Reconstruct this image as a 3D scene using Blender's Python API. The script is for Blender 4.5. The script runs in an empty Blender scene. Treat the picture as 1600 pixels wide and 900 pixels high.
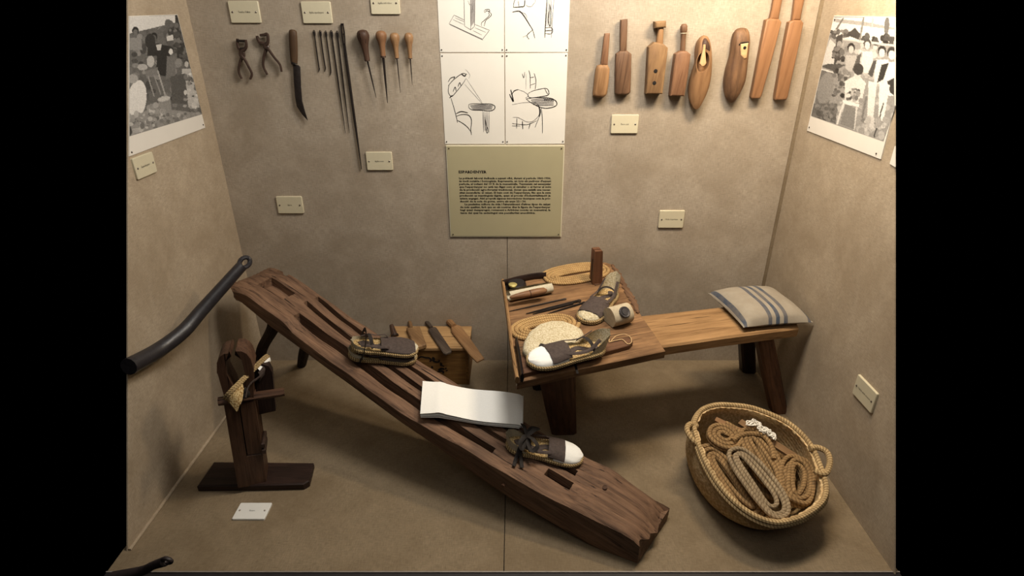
import bpy, math, random
import numpy as np
from mathutils import Vector as V, Matrix

random.seed(7); rng = np.random.default_rng(7)
S = bpy.context.scene
COL = S.collection

# ------------------------------------------------------------------ camera
F, CX, CY, H, PITCH = 892.0, 804.0, 450.0, 1.5, math.radians(25.5)   # photo frame 1600x900
cam_d = bpy.data.cameras.new('camera'); cam = bpy.data.objects.new('camera', cam_d); COL.objects.link(cam)
cam_d.sensor_fit = 'HORIZONTAL'; cam_d.sensor_width = 36.0
cam_d.lens = 36.0 * F / 1600.0
cam_d.shift_x = -(CX - 800.0) / 1600.0
cam.location = (0, 0, H); cam.rotation_euler = (math.pi / 2 - PITCH, 0, 0)
cam_d.clip_start = 0.05
S.camera = cam

# ------------------------------------------------------------------ world, lamps, exposure
w = bpy.data.worlds.new('dark_gallery'); S.world = w; w.use_nodes = True
w.node_tree.nodes['Background'].inputs[0].default_value = (0, 0, 0, 1)
w.node_tree.nodes['Background'].inputs[1].default_value = 0.0
S.view_settings.view_transform = 'Standard'; S.view_settings.look = 'None'
S.view_settings.gamma = 1.0; S.view_settings.use_curve_mapping = False
S.view_settings.exposure = 0.5

def area_lamp(name, loc, target, sx, sy, watt, col):
    l = bpy.data.lights.new(name, 'AREA'); l.shape = 'RECTANGLE'; l.size = sx; l.size_y = sy
    l.energy = watt; l.color = col
    o = bpy.data.objects.new(name, l); COL.objects.link(o); o.location = loc
    o.rotation_euler = (V(target) - V(loc)).to_track_quat('-Z', 'Y').to_euler()
    return o
def bulb(name, loc, rad, watt, col):
    l = bpy.data.lights.new(name, 'POINT'); l.energy = watt; l.color = col; l.shadow_soft_size = rad
    o = bpy.data.objects.new(name, l); COL.objects.link(o); o.location = loc; return o
bulb('case_bulb', (0.26, 1.58, 2.16), 0.24, 54.0, (1.0, 0.93, 0.835))
area_lamp('fill_strip', (0.0, 1.50, 2.30), (0.0, 1.95, 0.6), 1.90, 0.16, 5.0, (1.0, 0.92, 0.81))  # added fill strip that softens the shadows; no tube is known here
area_lamp('case_lamp_right', (0.84, 1.78, 1.98), (0.90, 2.1, 0.9), 0.34, 0.14, 13.0, (1.0, 0.80, 0.55))
area_lamp('front_fill', (0.0, -0.6, 3.1), (0.0, 1.6, 0.4), 2.4, 1.2, 10.0, (1.0, 0.93, 0.84))  # added dim fill from the front, not a known lamp

# ------------------------------------------------------------------ photo frame <-> space
CAM = V((0, 0, H)); ca, sa = math.cos(PITCH), math.sin(PITCH)
def ray(px, py):
    u = (px - CX) / F; v = (py - CY) / F
    return V((u, ca - v * sa, -sa - v * ca))
def onplane(px, py, p, n):
    d = ray(px, py); return CAM + d * ((V(p) - CAM).dot(n) / d.dot(n))
def onz(px, py, z): return onplane(px, py, (0, 0, z), V((0, 0, 1)))
def ony(px, py, y): return onplane(px, py, (0, y, 0), V((0, 1, 0)))
def onx(px, py, x): return onplane(px, py, (x, 0, 0), V((1, 0, 0)))

# ------------------------------------------------------------------ materials
def lin(c): return tuple(((x / 255) / 12.92 if x / 255 <= .04045 else ((x / 255 + .055) / 1.055) ** 2.4) for x in c)
MATS = {}
def new_mat(name):
    m = bpy.data.materials.new(name); m.use_nodes = True; MATS[name] = m
    nt = m.node_tree; return m, nt, nt.nodes['Principled BSDF']
def nd(nt, t, **k):
    n = nt.nodes.new(t)
    for a, b in k.items():
        if hasattr(n, a): setattr(n, a, b)
        else: n.inputs[a].default_value = b
    return n
def ramp(nt, fac, stops):
    r = nd(nt, 'ShaderNodeValToRGB'); e = r.color_ramp.elements
    while len(e) < len(stops): e.new(.5)
    for i, (p, c) in enumerate(stops): e[i].position = p; e[i].color = (*c, 1)
    nt.links.new(fac, r.inputs[0]); return r.outputs[0]
def mixc(nt, fac, a, b, mode='MIX'):
    x = nd(nt, 'ShaderNodeMix', data_type='RGBA', blend_type=mode)
    if isinstance(fac, (int, float)): x.inputs[0].default_value = fac
    else: nt.links.new(fac, x.inputs[0])
    for i, q in ((6, a), (7, b)):
        if isinstance(q, tuple): x.inputs[i].default_value = (*q, 1)
        else: nt.links.new(q, x.inputs[i])
    return x.outputs[2]
def coords(nt, scale=(1, 1, 1), kind='Object'):
    tc = nd(nt, 'ShaderNodeTexCoord'); mp = nd(nt, 'ShaderNodeMapping'); mp.inputs['Scale'].default_value = scale
    nt.links.new(tc.outputs[kind], mp.inputs[0]); return mp.outputs[0]
def noise(nt, vec, sc, det=5, rough=.6, dist=0):
    n = nd(nt, 'ShaderNodeTexNoise'); n.inputs['Scale'].default_value = sc; n.inputs['Detail'].default_value = det
    n.inputs['Roughness'].default_value = rough; n.inputs['Distortion'].default_value = dist
    nt.links.new(vec, n.inputs['Vector']); return n.outputs[0]
def bump(nt, b, h, strength, dist):
    x = nd(nt, 'ShaderNodeBump'); x.inputs['Strength'].default_value = strength; x.inputs['Distance'].default_value = dist
    nt.links.new(h, x.inputs['Height']); nt.links.new(x.outputs[0], b.inputs['Normal'])

def wood(name, light, dark, sc=1.0, rough=.6, bmp=.35, blotch=.5, crack=True):
    m, nt, b = new_mat(name); c1, c2 = lin(light), lin(dark)
    v = coords(nt, (3 * sc, 42 * sc, 42 * sc))
    g = noise(nt, v, 1.6, 8, .65, .6)
    col = ramp(nt, g, [(.28, c2), (.48, tuple(.55 * a + .45 * q for a, q in zip(c1, c2))), (.72, c1)])
    v2 = coords(nt, (3, 7, 7)); bl = noise(nt, v2, 2.2, 4)
    col = mixc(nt, ramp(nt, bl, [(.35, (blotch,) * 3), (.65, (0, 0, 0))]), col, c2)
    if crack:
        v3 = coords(nt, (2.2, 90, 90)); ck = noise(nt, v3, 1.3, 3, .5, .3)
        ckm = ramp(nt, ck, [(.30, (1, 1, 1)), (.36, (0, 0, 0))])
        col = mixc(nt, ckm, col, tuple(a * .35 for a in c2))
    nt.links.new(col, b.inputs['Base Color']); b.inputs['Roughness'].default_value = rough
    b.inputs['Specular IOR Level'].default_value = .22
    bump(nt, b, g, bmp * 1.4, .004)
    return m

def plain(name, c, rough=.6, metal=0, var=.15, nsc=40, bmp=.1, spec=.4, bd=.002):
    m, nt, b = new_mat(name); c = lin(c); v = coords(nt); n = noise(nt, v, nsc, 4)
    col = ramp(nt, n, [(.3, tuple(x * (1 - var) for x in c)), (.7, tuple(min(1, x * (1 + var)) for x in c))])
    nt.links.new(col, b.inputs['Base Color']); b.inputs['Roughness'].default_value = rough
    b.inputs['Metallic'].default_value = metal; b.inputs['Specular IOR Level'].default_value = spec
    if bmp: bump(nt, b, n, bmp, bd)
    return m

def linen(name, c, horizontal=False, stain=.22):
    """stretched cloth: fine slubs both ways, soft stains"""
    m, nt, b = new_mat(name); c = lin(c)
    n1 = noise(nt, coords(nt, (45, 45, 420) if not horizontal else (45, 420, 45)), 1.0, 3)
    n2 = noise(nt, coords(nt, (420, 420, 45) if not horizontal else (420, 45, 45)), 1.0, 3)
    mx = nd(nt, 'ShaderNodeMath', operation='ADD'); nt.links.new(n1, mx.inputs[0]); nt.links.new(n2, mx.inputs[1])
    hf = nd(nt, 'ShaderNodeMath', operation='MULTIPLY'); hf.inputs[1].default_value = .5; nt.links.new(mx.outputs[0], hf.inputs[0])
    col = ramp(nt, hf.outputs[0], [(.34, tuple(x * .68 for x in c)), (.64, tuple(x * 1.2 for x in c))])
    st = noise(nt, coords(nt, (2.2, 2.2, 2.2)), 1.6, 6, .62, .4)
    col = mixc(nt, ramp(nt, st, [(.38, (stain * 2.6,) * 3), (.62, (0, 0, 0))]), col, tuple(x * q for x, q in zip(c, (.66, .62, .56))))
    st2 = noise(nt, coords(nt, (9, 9, 9)), 1.0, 5, .6)
    col = mixc(nt, ramp(nt, st2, [(.5, (0, 0, 0)), (.72, (.35,) * 3)]), col, tuple(min(1, x * 1.25) for x in c))
    nt.links.new(col, b.inputs['Base Color']); b.inputs['Roughness'].default_value = .9; b.inputs['Specular IOR Level'].default_value = .15
    bump(nt, b, hf.outputs[0], .35, .0012)
    return m

def ropemat(name, c1, c2, pitch, rough=.85):
    """twisted cord: strands run round the tube (UV.x in metres along, UV.y once round)"""
    m, nt, b = new_mat(name); tc = nd(nt, 'ShaderNodeTexCoord'); sp = nd(nt, 'ShaderNodeSeparateXYZ')
    nt.links.new(tc.outputs['UV'], sp.inputs[0])
    a = nd(nt, 'ShaderNodeMath', operation='MULTIPLY'); a.inputs[1].default_value = 2 * math.pi / pitch; nt.links.new(sp.outputs[0], a.inputs[0])
    q = nd(nt, 'ShaderNodeMath', operation='MULTIPLY'); q.inputs[1].default_value = 2 * math.pi * 2; nt.links.new(sp.outputs[1], q.inputs[0])
    s = nd(nt, 'ShaderNodeMath', operation='ADD'); nt.links.new(a.outputs[0], s.inputs[0]); nt.links.new(q.outputs[0], s.inputs[1])
    sn = nd(nt, 'ShaderNodeMath', operation='SINE'); nt.links.new(s.outputs[0], sn.inputs[0])
    mr = nd(nt, 'ShaderNodeMapRange'); mr.inputs[1].default_value = -1; nt.links.new(sn.outputs[0], mr.inputs[0])
    col = ramp(nt, mr.outputs[0], [(.08, lin(c2)), (.55, lin(c1))])
    n = noise(nt, coords(nt, (30, 30, 30)), 1, 4)
    col = mixc(nt, ramp(nt, n, [(.35, (.45,) * 3), (.65, (0, 0, 0))]), col, tuple(x * .6 for x in lin(c2)))
    nt.links.new(col, b.inputs['Base Color']); b.inputs['Roughness'].default_value = rough; b.inputs['Specular IOR Level'].default_value = .2
    bump(nt, b, mr.outputs[0], .5, .0012)
    return m

def weave(name, c1, c2, sc, rough=.85):
    m, nt, b = new_mat(name)
    vo = nd(nt, 'ShaderNodeTexVoronoi'); vo.inputs['Scale'].default_value = sc; nt.links.new(coords(nt), vo.inputs['Vector'])
    n = noise(nt, coords(nt), sc * .25, 4)
    col = ramp(nt, vo.outputs['Distance'], [(.15, lin(c1)), (.75, lin(c2))])
    col = mixc(nt, ramp(nt, n, [(.4, (.35,) * 3), (.65, (0, 0, 0))]), col, lin(c2))
    nt.links.new(col, b.inputs['Base Color']); b.inputs['Roughness'].default_value = rough; b.inputs['Specular IOR Level'].default_value = .2
    iv = nd(nt, 'ShaderNodeMath', operation='SUBTRACT'); iv.inputs[0].default_value = 1; nt.links.new(vo.outputs['Distance'], iv.inputs[1])
    bump(nt, b, iv.outputs[0], .5, .0015)
    return m

def printed(name, rough=.55):
    m, nt, b = new_mat(name); a = nd(nt, 'ShaderNodeVertexColor'); a.layer_name = 'print'
    nt.links.new(a.outputs[0], b.inputs['Base Color']); b.inputs['Roughness'].default_value = rough; return m

linen('linen_wall', (166, 154, 138)); linen('linen_side', (172, 157, 136)); linen('linen_floor', (134, 119, 97), True)
plain('dark_rail', (46, 42, 44), .45, .2); plain('pale_rail', (150, 142, 135), .4, .3); plain('backing', (60, 52, 42), .9)
wood('wood_beam', (146, 114, 90), (58, 41, 32), .8, .66, .9, .4)
wood('wood_beam_leg', (52, 38, 30), (22, 15, 12), 1, .7, .5)
wood('wood_clamp', (104, 76, 58), (52, 36, 28), 1, .5, .35)
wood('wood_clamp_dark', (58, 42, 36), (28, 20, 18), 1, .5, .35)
wood('wood_table', (164, 126, 88), (88, 64, 44), .9, .6, .6, .75)
wood('wood_seat', (176, 140, 98), (112, 82, 52), .7, .6, .4, .35)
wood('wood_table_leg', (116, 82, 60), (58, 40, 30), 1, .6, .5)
wood('wood_post', (116, 80, 58), (80, 52, 36), 1.3, .5, .25, .3, False)
wood('wood_tray', (120, 86, 62), (66, 44, 32), 1, .55, .3)
wood('wood_crate', (140, 104, 58), (82, 56, 28), .8, .6, .3, .5)
wood('wood_crate_lid', (190, 156, 110), (124, 92, 60), .7, .65, .4, .3)
wood('wood_handle_dark', (92, 68, 54), (46, 32, 26), 1.4, .5, .2)
wood('wood_handle_mid', (152, 114, 82), (98, 68, 48), 1.4, .45, .2, .4, False)
wood('wood_handle_light', (162, 128, 92), (112, 82, 58), 1.4, .4, .2, .4, False)
wood('wood_knife', (92, 70, 50), (52, 38, 28), 1.3, .55, .3)
wood('wood_tool_tan', (164, 128, 90), (116, 84, 56), 1.1, .55, .3, .45, False)
wood('wood_tool_brown', (128, 98, 74), (78, 56, 42), 1.1, .55, .35, .5)
wood('wood_tool_ochre', (158, 126, 88), (98, 72, 50), 1.0, .6, .4, .6)
wood('wood_tool_red', (144, 108, 80), (98, 68, 50), 1.1, .5, .25, .4, False)
wood('wood_tool_smooth', (154, 114, 80), (118, 82, 56), .8, .45, .2, .3, False)
wood('wood_last', (150, 114, 82), (70, 50, 38), .6, .55, .3, .8, False)
wood('wood_clog', (158, 122, 86), (106, 76, 52), .6, .55, .3, .5, False)
wood('wood_pale', (206, 172, 128), (170, 132, 92), 1, .6, .2, .2, False)
wood('wood_file', (92, 80, 70), (50, 42, 38), 1.2, .6, .5)
plain('iron', (48, 42, 40), .5, .6, .3, 60, .2); plain('iron_brown', (66, 50, 42), .6, .35, .3, 60, .25)
plain('steel', (120, 112, 108), .3, .9, .1); plain('black_rod', (38, 36, 40), .42, .0, .25, 50, .35, .6, .003)
plain('grey_rod', (58, 50, 50), .45, .1, .25, 50, .3, .6, .003)
plain('plaque', (198, 190, 164), .45, 0, .03, 30, .02); plain('plaque_edge', (236, 228, 206), .35, 0, .02, 30, 0)
plain('plaque_white', (226, 226, 222), .4, 0, .02, 30, .02)
plain('ink', (34, 30, 28), .7, 0, 0, 30, 0, .1); plain('pencil', (110, 106, 104), .8, 0, .1, 90, 0, .1); plain('ink_wash', (150, 146, 142), .8, 0, .2, 160, 0, .1)
plain('paper', (216, 212, 203), .55, 0, .02, 12, .02, .3); plain('text_card', (166, 158, 128), .3, 0, .04, 5, .02, .5)
plain('card_edge', (214, 208, 184), .4, 0, .02, 30, 0); plain('photo_paper', (218, 213, 204), .4, 0, .02, 10, 0)
plain('pin', (60, 54, 48), .4, .5, .1, 30, 0)
plain('white_canvas', (240, 240, 236), .85, 0, .03, 220, .15, .15); plain('cream_canvas', (192, 184, 162), .9, 0, .12, 160, .3, .15)
plain('ribbon', (74, 64, 60), .75, 0, .25, 120, .25, .2); plain('ribbon_black', (42, 38, 36), .75, 0, .25, 120, .25, .2)
plain('felt', (178, 166, 142), .9, 0, .12, 90, .3, .1); plain('black_band', (30, 27, 30), .35, .1, .1); plain('recess_shade', (20, 15, 12), .9, 0, .1)  # the near-black one stands in for shade inside holes and slits
plain('dial', (196, 184, 120), .35, .5, .1); plain('grey_disc', (66, 64, 66), .5, .5, .35, 90, .5)
plain('string', (196, 164, 120), .85, 0, .1, 90, 0); plain('white_string', (238, 234, 224), .85, 0, .05, 90, 0)
ropemat('rope_sole', (190, 158, 108), (146, 114, 74), .009); ropemat('rope_jute', (160, 130, 90), (122, 96, 64), .012)
ropemat('rope_grey', (164, 146, 118), (126, 108, 84), .012); ropemat('rope_edge', (196, 172, 126), (104, 80, 50), .008)
ropemat('rope_straw', (196, 170, 126), (140, 114, 78), .010)
weave('straw', (232, 206, 160), (186, 156, 112), 110); weave('woven_cream', (222, 214, 190), (176, 162, 130), 200); weave('woven_tan', (222, 200, 150), (140, 110, 66), 230)
printed('photo_print')

def stripes():
    m, nt, b = new_mat('striped_ticking'); tc = nd(nt, 'ShaderNodeTexCoord'); sp = nd(nt, 'ShaderNodeSeparateXYZ')
    nt.links.new(tc.outputs['UV'], sp.inputs[0])
    base, blue = lin((150, 142, 128)), lin((60, 70, 86))
    st = []; 
    for a, q in ((.015, .055), (.37, .425), (.48, .535), (.59, .645), (.93, .985)): st += [(a, q)]
    r = nd(nt, 'ShaderNodeValToRGB'); r.color_ramp.interpolation = 'CONSTANT'; e = r.color_ramp.elements
    pts = [(0, base)]
    for a, q in st: pts += [(a, blue), (q, base)]
    while len(e) < len(pts): e.new(.5)
    for i, (p, c) in enumerate(pts): e[i].position = p; e[i].color = (*c, 1)
    nt.links.new(sp.outputs[0], r.inputs[0])
    n = noise(nt, coords(nt, (14, 14, 14)), 1.5, 6)
    col = mixc(nt, ramp(nt, n, [(.4, (.4,) * 3), (.66, (0, 0, 0))]), r.outputs[0], lin((128, 116, 100)))
    nt.links.new(col, b.inputs['Base Color']); b.inputs['Roughness'].default_value = .9
    bump(nt, b, noise(nt, coords(nt), 300, 2), .3, .001)
stripes()

# ------------------------------------------------------------------ mesh building
def catmull(pts, k=8, closed=False):
    P = [V(p) for p in pts]; n = len(P); out = []
    rngi = range(n if closed else n - 1)
    for i in rngi:
        p0 = P[(i - 1) % n] if closed or i > 0 else P[0]; p1 = P[i]; p2 = P[(i + 1) % n]
        p3 = P[(i + 2) % n] if closed or i + 2 < n else P[-1]
        for j in range(k):
            t = j / k
            out.append(.5 * ((2 * p1) + (p2 - p0) * t + (2 * p0 - 5 * p1 + 4 * p2 - p3) * t * t + (3 * p1 - p0 - 3 * p2 + p3) * t ** 3))
    if not closed: out.append(P[-1].copy())
    return out
def lerp_list(vals, n):
    return list(np.interp(np.linspace(0, 1, n), np.linspace(0, 1, len(vals)), vals))

class MB:
    def __init__(s): s.v = []; s.f = []; s.uv = {}
    def add(s, vs, fs, uvs=None):
        o = len(s.v); s.v += [V(p) for p in vs]
        for i, f in enumerate(fs):
            if uvs: s.uv[len(s.f)] = uvs[i]
            s.f.append([o + q for q in f])
        return s
    def box(s, a, b, M=None):
        x0, y0, z0 = a; x1, y1, z1 = b
        p = [(x0, y0, z0), (x1, y0, z0), (x1, y1, z0), (x0, y1, z0), (x0, y0, z1), (x1, y0, z1), (x1, y1, z1), (x0, y1, z1)]
        p = [V(q) for q in p]
        if M: p = [M @ q for q in p]
        return s.add(p, [(0, 3, 2, 1), (4, 5, 6, 7), (0, 1, 5, 4), (1, 2, 6, 5), (2, 3, 7, 6), (3, 0, 4, 7)])
    def layers(s, rings, cap0=True, cap1=True, closed=True):
        """rings: lists of equal length; skinned one to the next"""
        n = len(rings[0]); vs = [p for r in rings for p in r]; fs = []
        for i in range(len(rings) - 1):
            for j in range(n if closed else n - 1):
                k = (j + 1) % n; fs.append((i * n + j, i * n + k, (i + 1) * n + k, (i + 1) * n + j))
        if cap0: fs.append(tuple(range(n))[::-1])
        if cap1: fs.append(tuple((len(rings) - 1) * n + j for j in range(n)))
        return s.add(vs, fs)
    def tube(s, pts, ra, rb=None, up=(0, 0, 1), n=8, closed=False, cap=True):
        P = [V(p) for p in pts]; m = len(P); up = V(up)
        ra = lerp_list(ra, m) if isinstance(ra, (list, tuple)) else [ra] * m
        rb = ra if rb is None else (lerp_list(rb, m) if isinstance(rb, (list, tuple)) else [rb] * m)
        vs = []; L = [0.]
        prev = None
        for i in range(m):
            a = P[i - 1] if (i > 0 or closed) else P[i]; b = P[(i + 1) % m] if (i < m - 1 or closed) else P[i]
            t = (b - a); t = t.normalized() if t.length > 1e-9 else V((1, 0, 0))
            sd = t.cross(up)
            if sd.length < .15: sd = prev if prev is not None else t.orthogonal()
            sd = (sd - t * sd.dot(t)).normalized()
            if prev is not None and sd.dot(prev) < 0 and rb is ra: sd = -sd
            prev = sd; nn = sd.cross(t)
            for j in range(n):
                q = 2 * math.pi * j / n; vs.append(P[i] + sd * (ra[i] * math.cos(q)) + nn * (rb[i] * math.sin(q)))
            if i: L.append(L[-1] + (P[i] - P[i - 1]).length)
        fs = []; uv = []
        for i in range(m if closed else m - 1):
            k = (i + 1) % m; l0 = L[i]; l1 = L[k] if k else L[i] + (P[0] - P[i]).length
            for j in range(n):
                h = (j + 1) % n
                fs.append((i * n + j, k * n + j, k * n + h, i * n + h))
                uv.append(((l0, j / n), (l1, j / n), (l1, (j + 1) / n), (l0, (j + 1) / n)))
        if cap and not closed:
            fs.append(tuple(range(n))); uv.append(((0, 0),) * n)
            fs.append(tuple((m - 1) * n + j for j in range(n))[::-1]); uv.append(((0, 0),) * n)
        return s.add(vs, fs, uv)
    def grid(s, rows, uv=False, wrap=False):
        n = len(rows[0]); m = len(rows); vs = [p for r in rows for p in r]; fs = []; uvs = []
        for i in range(m - 1):
            for j in range(n if wrap else n - 1):
                k = (j + 1) % n
                fs.append((i * n + j, i * n + k, (i + 1) * n + k, (i + 1) * n + j))
                uvs.append(((j / (n - 1), i / (m - 1)), ((j + 1) / (n - 1), i / (m - 1)), ((j + 1) / (n - 1), (i + 1) / (m - 1)), (j / (n - 1), (i + 1) / (m - 1))))
        return s.add(vs, fs, uvs if uv else None)
    def build(s, name, mat, parent=None, grain=None, smooth=35, colors=None, loc=None):
        base = parent.get('_b') if parent is not None else None
        P0 = V(base) if base is not None else (V(loc) if loc is not None else V((0, 0, 0)))
        R = Matrix.Identity(3)
        if grain is not None:
            x = V(grain).normalized(); hlp = V((0, 0, 1)) if abs(x.z) < .9 else V((0, 1, 0))
            y = hlp.cross(x).normalized(); z = x.cross(y); R = Matrix((x, y, z)).transposed()
        Ri = R.transposed()
        me = bpy.data.meshes.new(name); me.from_pydata([tuple(Ri @ (p - P0)) for p in s.v], [], s.f)
        if s.uv:
            uvl = me.uv_layers.new(name='UVMap')
            for pi, poly in enumerate(me.polygons):
                if pi in s.uv:
                    for k, li in enumerate(poly.loop_indices): uvl.data[li].uv = s.uv[pi][k]
        if colors is not None:
            at = me.color_attributes.new('print', 'FLOAT_COLOR', 'POINT'); at.data.foreach_set('color', np.asarray(colors, np.float32).ravel())
        me.materials.append(MATS[mat])
        if smooth:
            me.polygons.foreach_set('use_smooth', [True] * len(me.polygons)); me.set_sharp_from_angle(angle=math.radians(smooth))
        me.update()
        o = bpy.data.objects.new(name, me); COL.objects.link(o)
        M = R.to_4x4()
        if parent is not None: o.parent = parent
        else: M.translation = P0
        o.matrix_basis = M
        if parent is not None and parent.type == 'MESH':
            o.matrix_basis = parent.matrix_basis.inverted() @ M if parent.parent else parent.matrix_basis.inverted() @ (Matrix.Translation(P0) @ R.to_4x4())
        o['_b'] = tuple(P0)
        return o

def tag(o, label, cat, group=None):
    o['label'] = label; o['category'] = cat
    if group: o['group'] = group
    return o
def thing(name, label, cat, loc, group=None):
    o = bpy.data.objects.new(name, None); COL.objects.link(o); o.location = loc; o.empty_display_size = .05
    o['_b'] = tuple(loc); return tag(o, label, cat, group)
def struct(name, loc=(0, 0, 0)):
    o = bpy.data.objects.new(name, None); COL.objects.link(o); o.location = loc; o['_b'] = tuple(loc); o['kind'] = 'structure'; return o

def offset_poly(P, d):
    """2D polygon inset by d"""
    n = len(P); A = sum(P[i][0] * P[(i + 1) % n][1] - P[(i + 1) % n][0] * P[i][1] for i in range(n)); sg = 1 if A > 0 else -1
    out = []
    for i in range(n):
        a, b, c = P[i - 1], P[i], P[(i + 1) % n]
        e1 = V((b[0] - a[0], b[1] - a[1])); e2 = V((c[0] - b[0], c[1] - b[1]))
        if e1.length < 1e-9 or e2.length < 1e-9: out.append(b); continue
        e1.normalize(); e2.normalize()
        n1 = V((-e1.y, e1.x)) * sg; n2 = V((-e2.y, e2.x)) * sg; m = n1 + n2
        if m.length < 1e-6: m = n1
        m.normalize(); k = d / max(.5, m.dot(n1)); out.append((b[0] + m.x * k, b[1] + m.y * k))
    return out

# ================================================================== the setting
YB, XL, XR, YF, ZT = 2.335, -1.2, 1.13, 1.176, 1.75
SEAM = -.032
def slab(poly, n, t):
    """planar polygon given thickness t along n"""
    n = V(n); return MB().layers([[V(p) for p in poly], [V(p) + n * t for p in poly]])
def panel(parent, name, mat, a, b):
    return MB().box(a, b).build(name, mat, parent, smooth=0)

wb = struct('wall_back', (0, YB, 0))
panel(wb, 'backing', 'backing', (XL - .02, YB + .012, -.02), (XR + .02, YB + .03, ZT))
panel(wb, 'cloth_panel', 'linen_wall', (XL - .018, YB, 0), (SEAM - .0012, YB + .012, ZT))
panel(wb, 'cloth_panel', 'linen_wall', (SEAM + .0012, YB, 0), (XR + .018, YB + .012, ZT))
fl = struct('floor', (0, YF, 0))
panel(fl, 'backing', 'backing', (XL - .02, YF, -.03), (XR + .02, YB + .03, -.012))
panel(fl, 'cloth_panel', 'linen_floor', (XL - .018, YF, -.012), (SEAM - .0014, YB, 0))
panel(fl, 'cloth_panel', 'linen_floor', (SEAM + .0014, YF, -.012), (XR + .018, YB, 0))
# side walls: their front edge follows the sloping front of the case
def side(name, x, y0, out):
    poly = [(x, YB + .03, 0), (x, YB + .03, ZT), (x, y0 + .4768 * ZT, ZT), (x, y0, 0)]
    o = slab(poly, (out, 0, 0), .004).build(name, 'linen_side', smooth=0, loc=(x, 2, 0)); o['kind'] = 'structure'; return o
side('wall_left', XL, 1.247, -1); side('wall_right', XR, 1.166, 1)
def strip(name, a, b, mat):
    o = MB().box(a, b).build(name, mat, smooth=0, loc=a); o['kind'] = 'structure'; return o
m = MB(); m.tube([(XL + .004, 1.25, .003), (XL + .004, YB, .003)], .006, .005, n=8)
o = m.build('baseboard_left', 'linen_side', loc=(XL, 1.8, 0)); o['kind'] = 'structure'
linen('linen_trim', (128, 114, 94)); strip('trim_1', (XR - .013, YB - .005, .0), (XR, YB, ZT), 'linen_trim')
strip('trim_2', (XL - .02, YF - .004, -.03), (XR + .02, YF, .002), 'pale_rail')
strip('trim_3', (XL - .02, YF - .06, -.05), (XR + .02, YF - .005, -.002), 'dark_rail')

# ================================================================== plaques
def text_mesh(txt, size, bold=0.0, align='CENTER', spacing=1.0):
    c = bpy.data.curves.new('txt', 'FONT'); c.body = txt; c.size = size; c.align_x = align; c.align_y = 'CENTER'
    c.offset = bold; c.resolution_u = 1; c.space_line = spacing
    o = bpy.data.objects.new('txt', c); me = o.to_mesh()
    vs = [v.co.copy() for v in me.vertices]; fs = [list(p.vertices) for p in me.polygons]
    o.to_mesh_clear(); bpy.data.objects.remove(o); bpy.data.curves.remove(c)
    return vs, fs

def frame_from(o, ex, ey):
    ex = V(ex).normalized(); ey = V(ey); ey = (ey - ex * ey.dot(ex)).normalized(); ez = ex.cross(ey)
    M = Matrix((ex, ey, ez)).transposed().to_4x4(); M.translation = V(o); return M

PLQ = 'cream name plaques screwed to the case'
def plaque(label, M, wd, ht, txt, tsize, mat='plaque', wfit=.5):
    """M: centre frame, x right, y up, z out of the surface"""
    c = M @ V((0, 0, 0)); t = thing('name_plaque', label, 'plaque', c, PLQ)
    a, b = wd / 2, ht / 2; r = .004
    poly = []
    for sx, sy, q0 in ((1, 1, 0), (-1, 1, 90), (-1, -1, 180), (1, -1, 270)):
        for k in range(4):
            q = math.radians(q0 + k * 30); poly.append((sx * (a - r) + r * math.cos(q), sy * (b - r) + r * math.sin(q)))
    rings = []
    for ins, z in ((0, 0), (0, .006), (.0016, .0075)):
        rings.append([M @ V((x, y, z)) for x, y in offset_poly(poly, ins)])
    MB().layers(rings).build('plate', mat, t)
    for sx in (-1, 1):
        m = MB(); ctr = V((sx * wd * .39, 0, .0075)); rr = []
        for rad, z in ((.0032, -.001), (.0032, .0012), (.0018, .0024)):
            rr.append([M @ (ctr + V((rad * math.cos(q), rad * math.sin(q), z))) for q in np.linspace(0, 2 * math.pi, 9)[:-1]])
        m.layers(rr).build('screw', 'steel', t)
    vs, fs = text_mesh(txt, tsize, .0)
    if vs:
        w0 = max(v.x for v in vs) - min(v.x for v in vs); k = wd * wfit / w0
        m = MB(); m.add([M @ V((v.x * k, v.y * max(k, .85), .0079)) for v in vs], fs); m.build('lettering', 'ink', t, smooth=0)
    return t
def wall_frame(px, py): return frame_from(ony(px, py, YB), (1, 0, 0), (0, 0, 1))
def wall_plaque(label, corners, txt, wfit):
    P = [ony(x, y, YB - .006) for x, y in corners]
    wd = ((P[1] - P[0]).length + (P[2] - P[3]).length) / 2; ht = ((P[3] - P[0]).length + (P[2] - P[1]).length) / 2
    c = sum(P, V()) / 4; c.y = YB
    plaque(label, frame_from(c, (1, 0, 0), (0, 0, 1)), wd, ht, txt, .011, 'plaque', wfit)
wall_plaque('cream plaque above the two eyelet pliers on the back wall', [(355, 1.5), (402, 1.5), (409, 36), (362, 36)], "Tenalles d'ullets", .40)
wall_plaque('cream plaque above the row of iron needles', [(469, 2.5), (515.5, 2), (520, 36.5), (474.5, 37)], 'Agulles espardenyeres', .49)
wall_plaque('cream plaque above the four wooden awls, cut by the top edge', [(577, -13), (623, -13), (625.5, 22.5), (580.5, 22.5)], 'Agulles amb mànec', .48)
wall_plaque('cream plaque beside the tip of the longest needle', [(571, 238), (612, 237), (614, 266), (574, 266)], 'Agulles rectes', .34)
wall_plaque('lone cream plaque above the high end of the beam bench', [(430, 307.5), (470.5, 306.5), (475.5, 333), (436, 334)], 'Ganivet', .17)
wall_plaque('cream plaque below the wooden paddles, right of the drawings', [(956, 179.5), (998.5, 179), (996, 208), (954, 209)], 'Maces o picar', .30)
wall_plaque('cream plaque low on the wall between info panel and striped cushion', [(1031, 329), (1070.5, 329), (1067, 356), (1028, 356)], "Motlles d'espardenya", .48)
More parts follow.
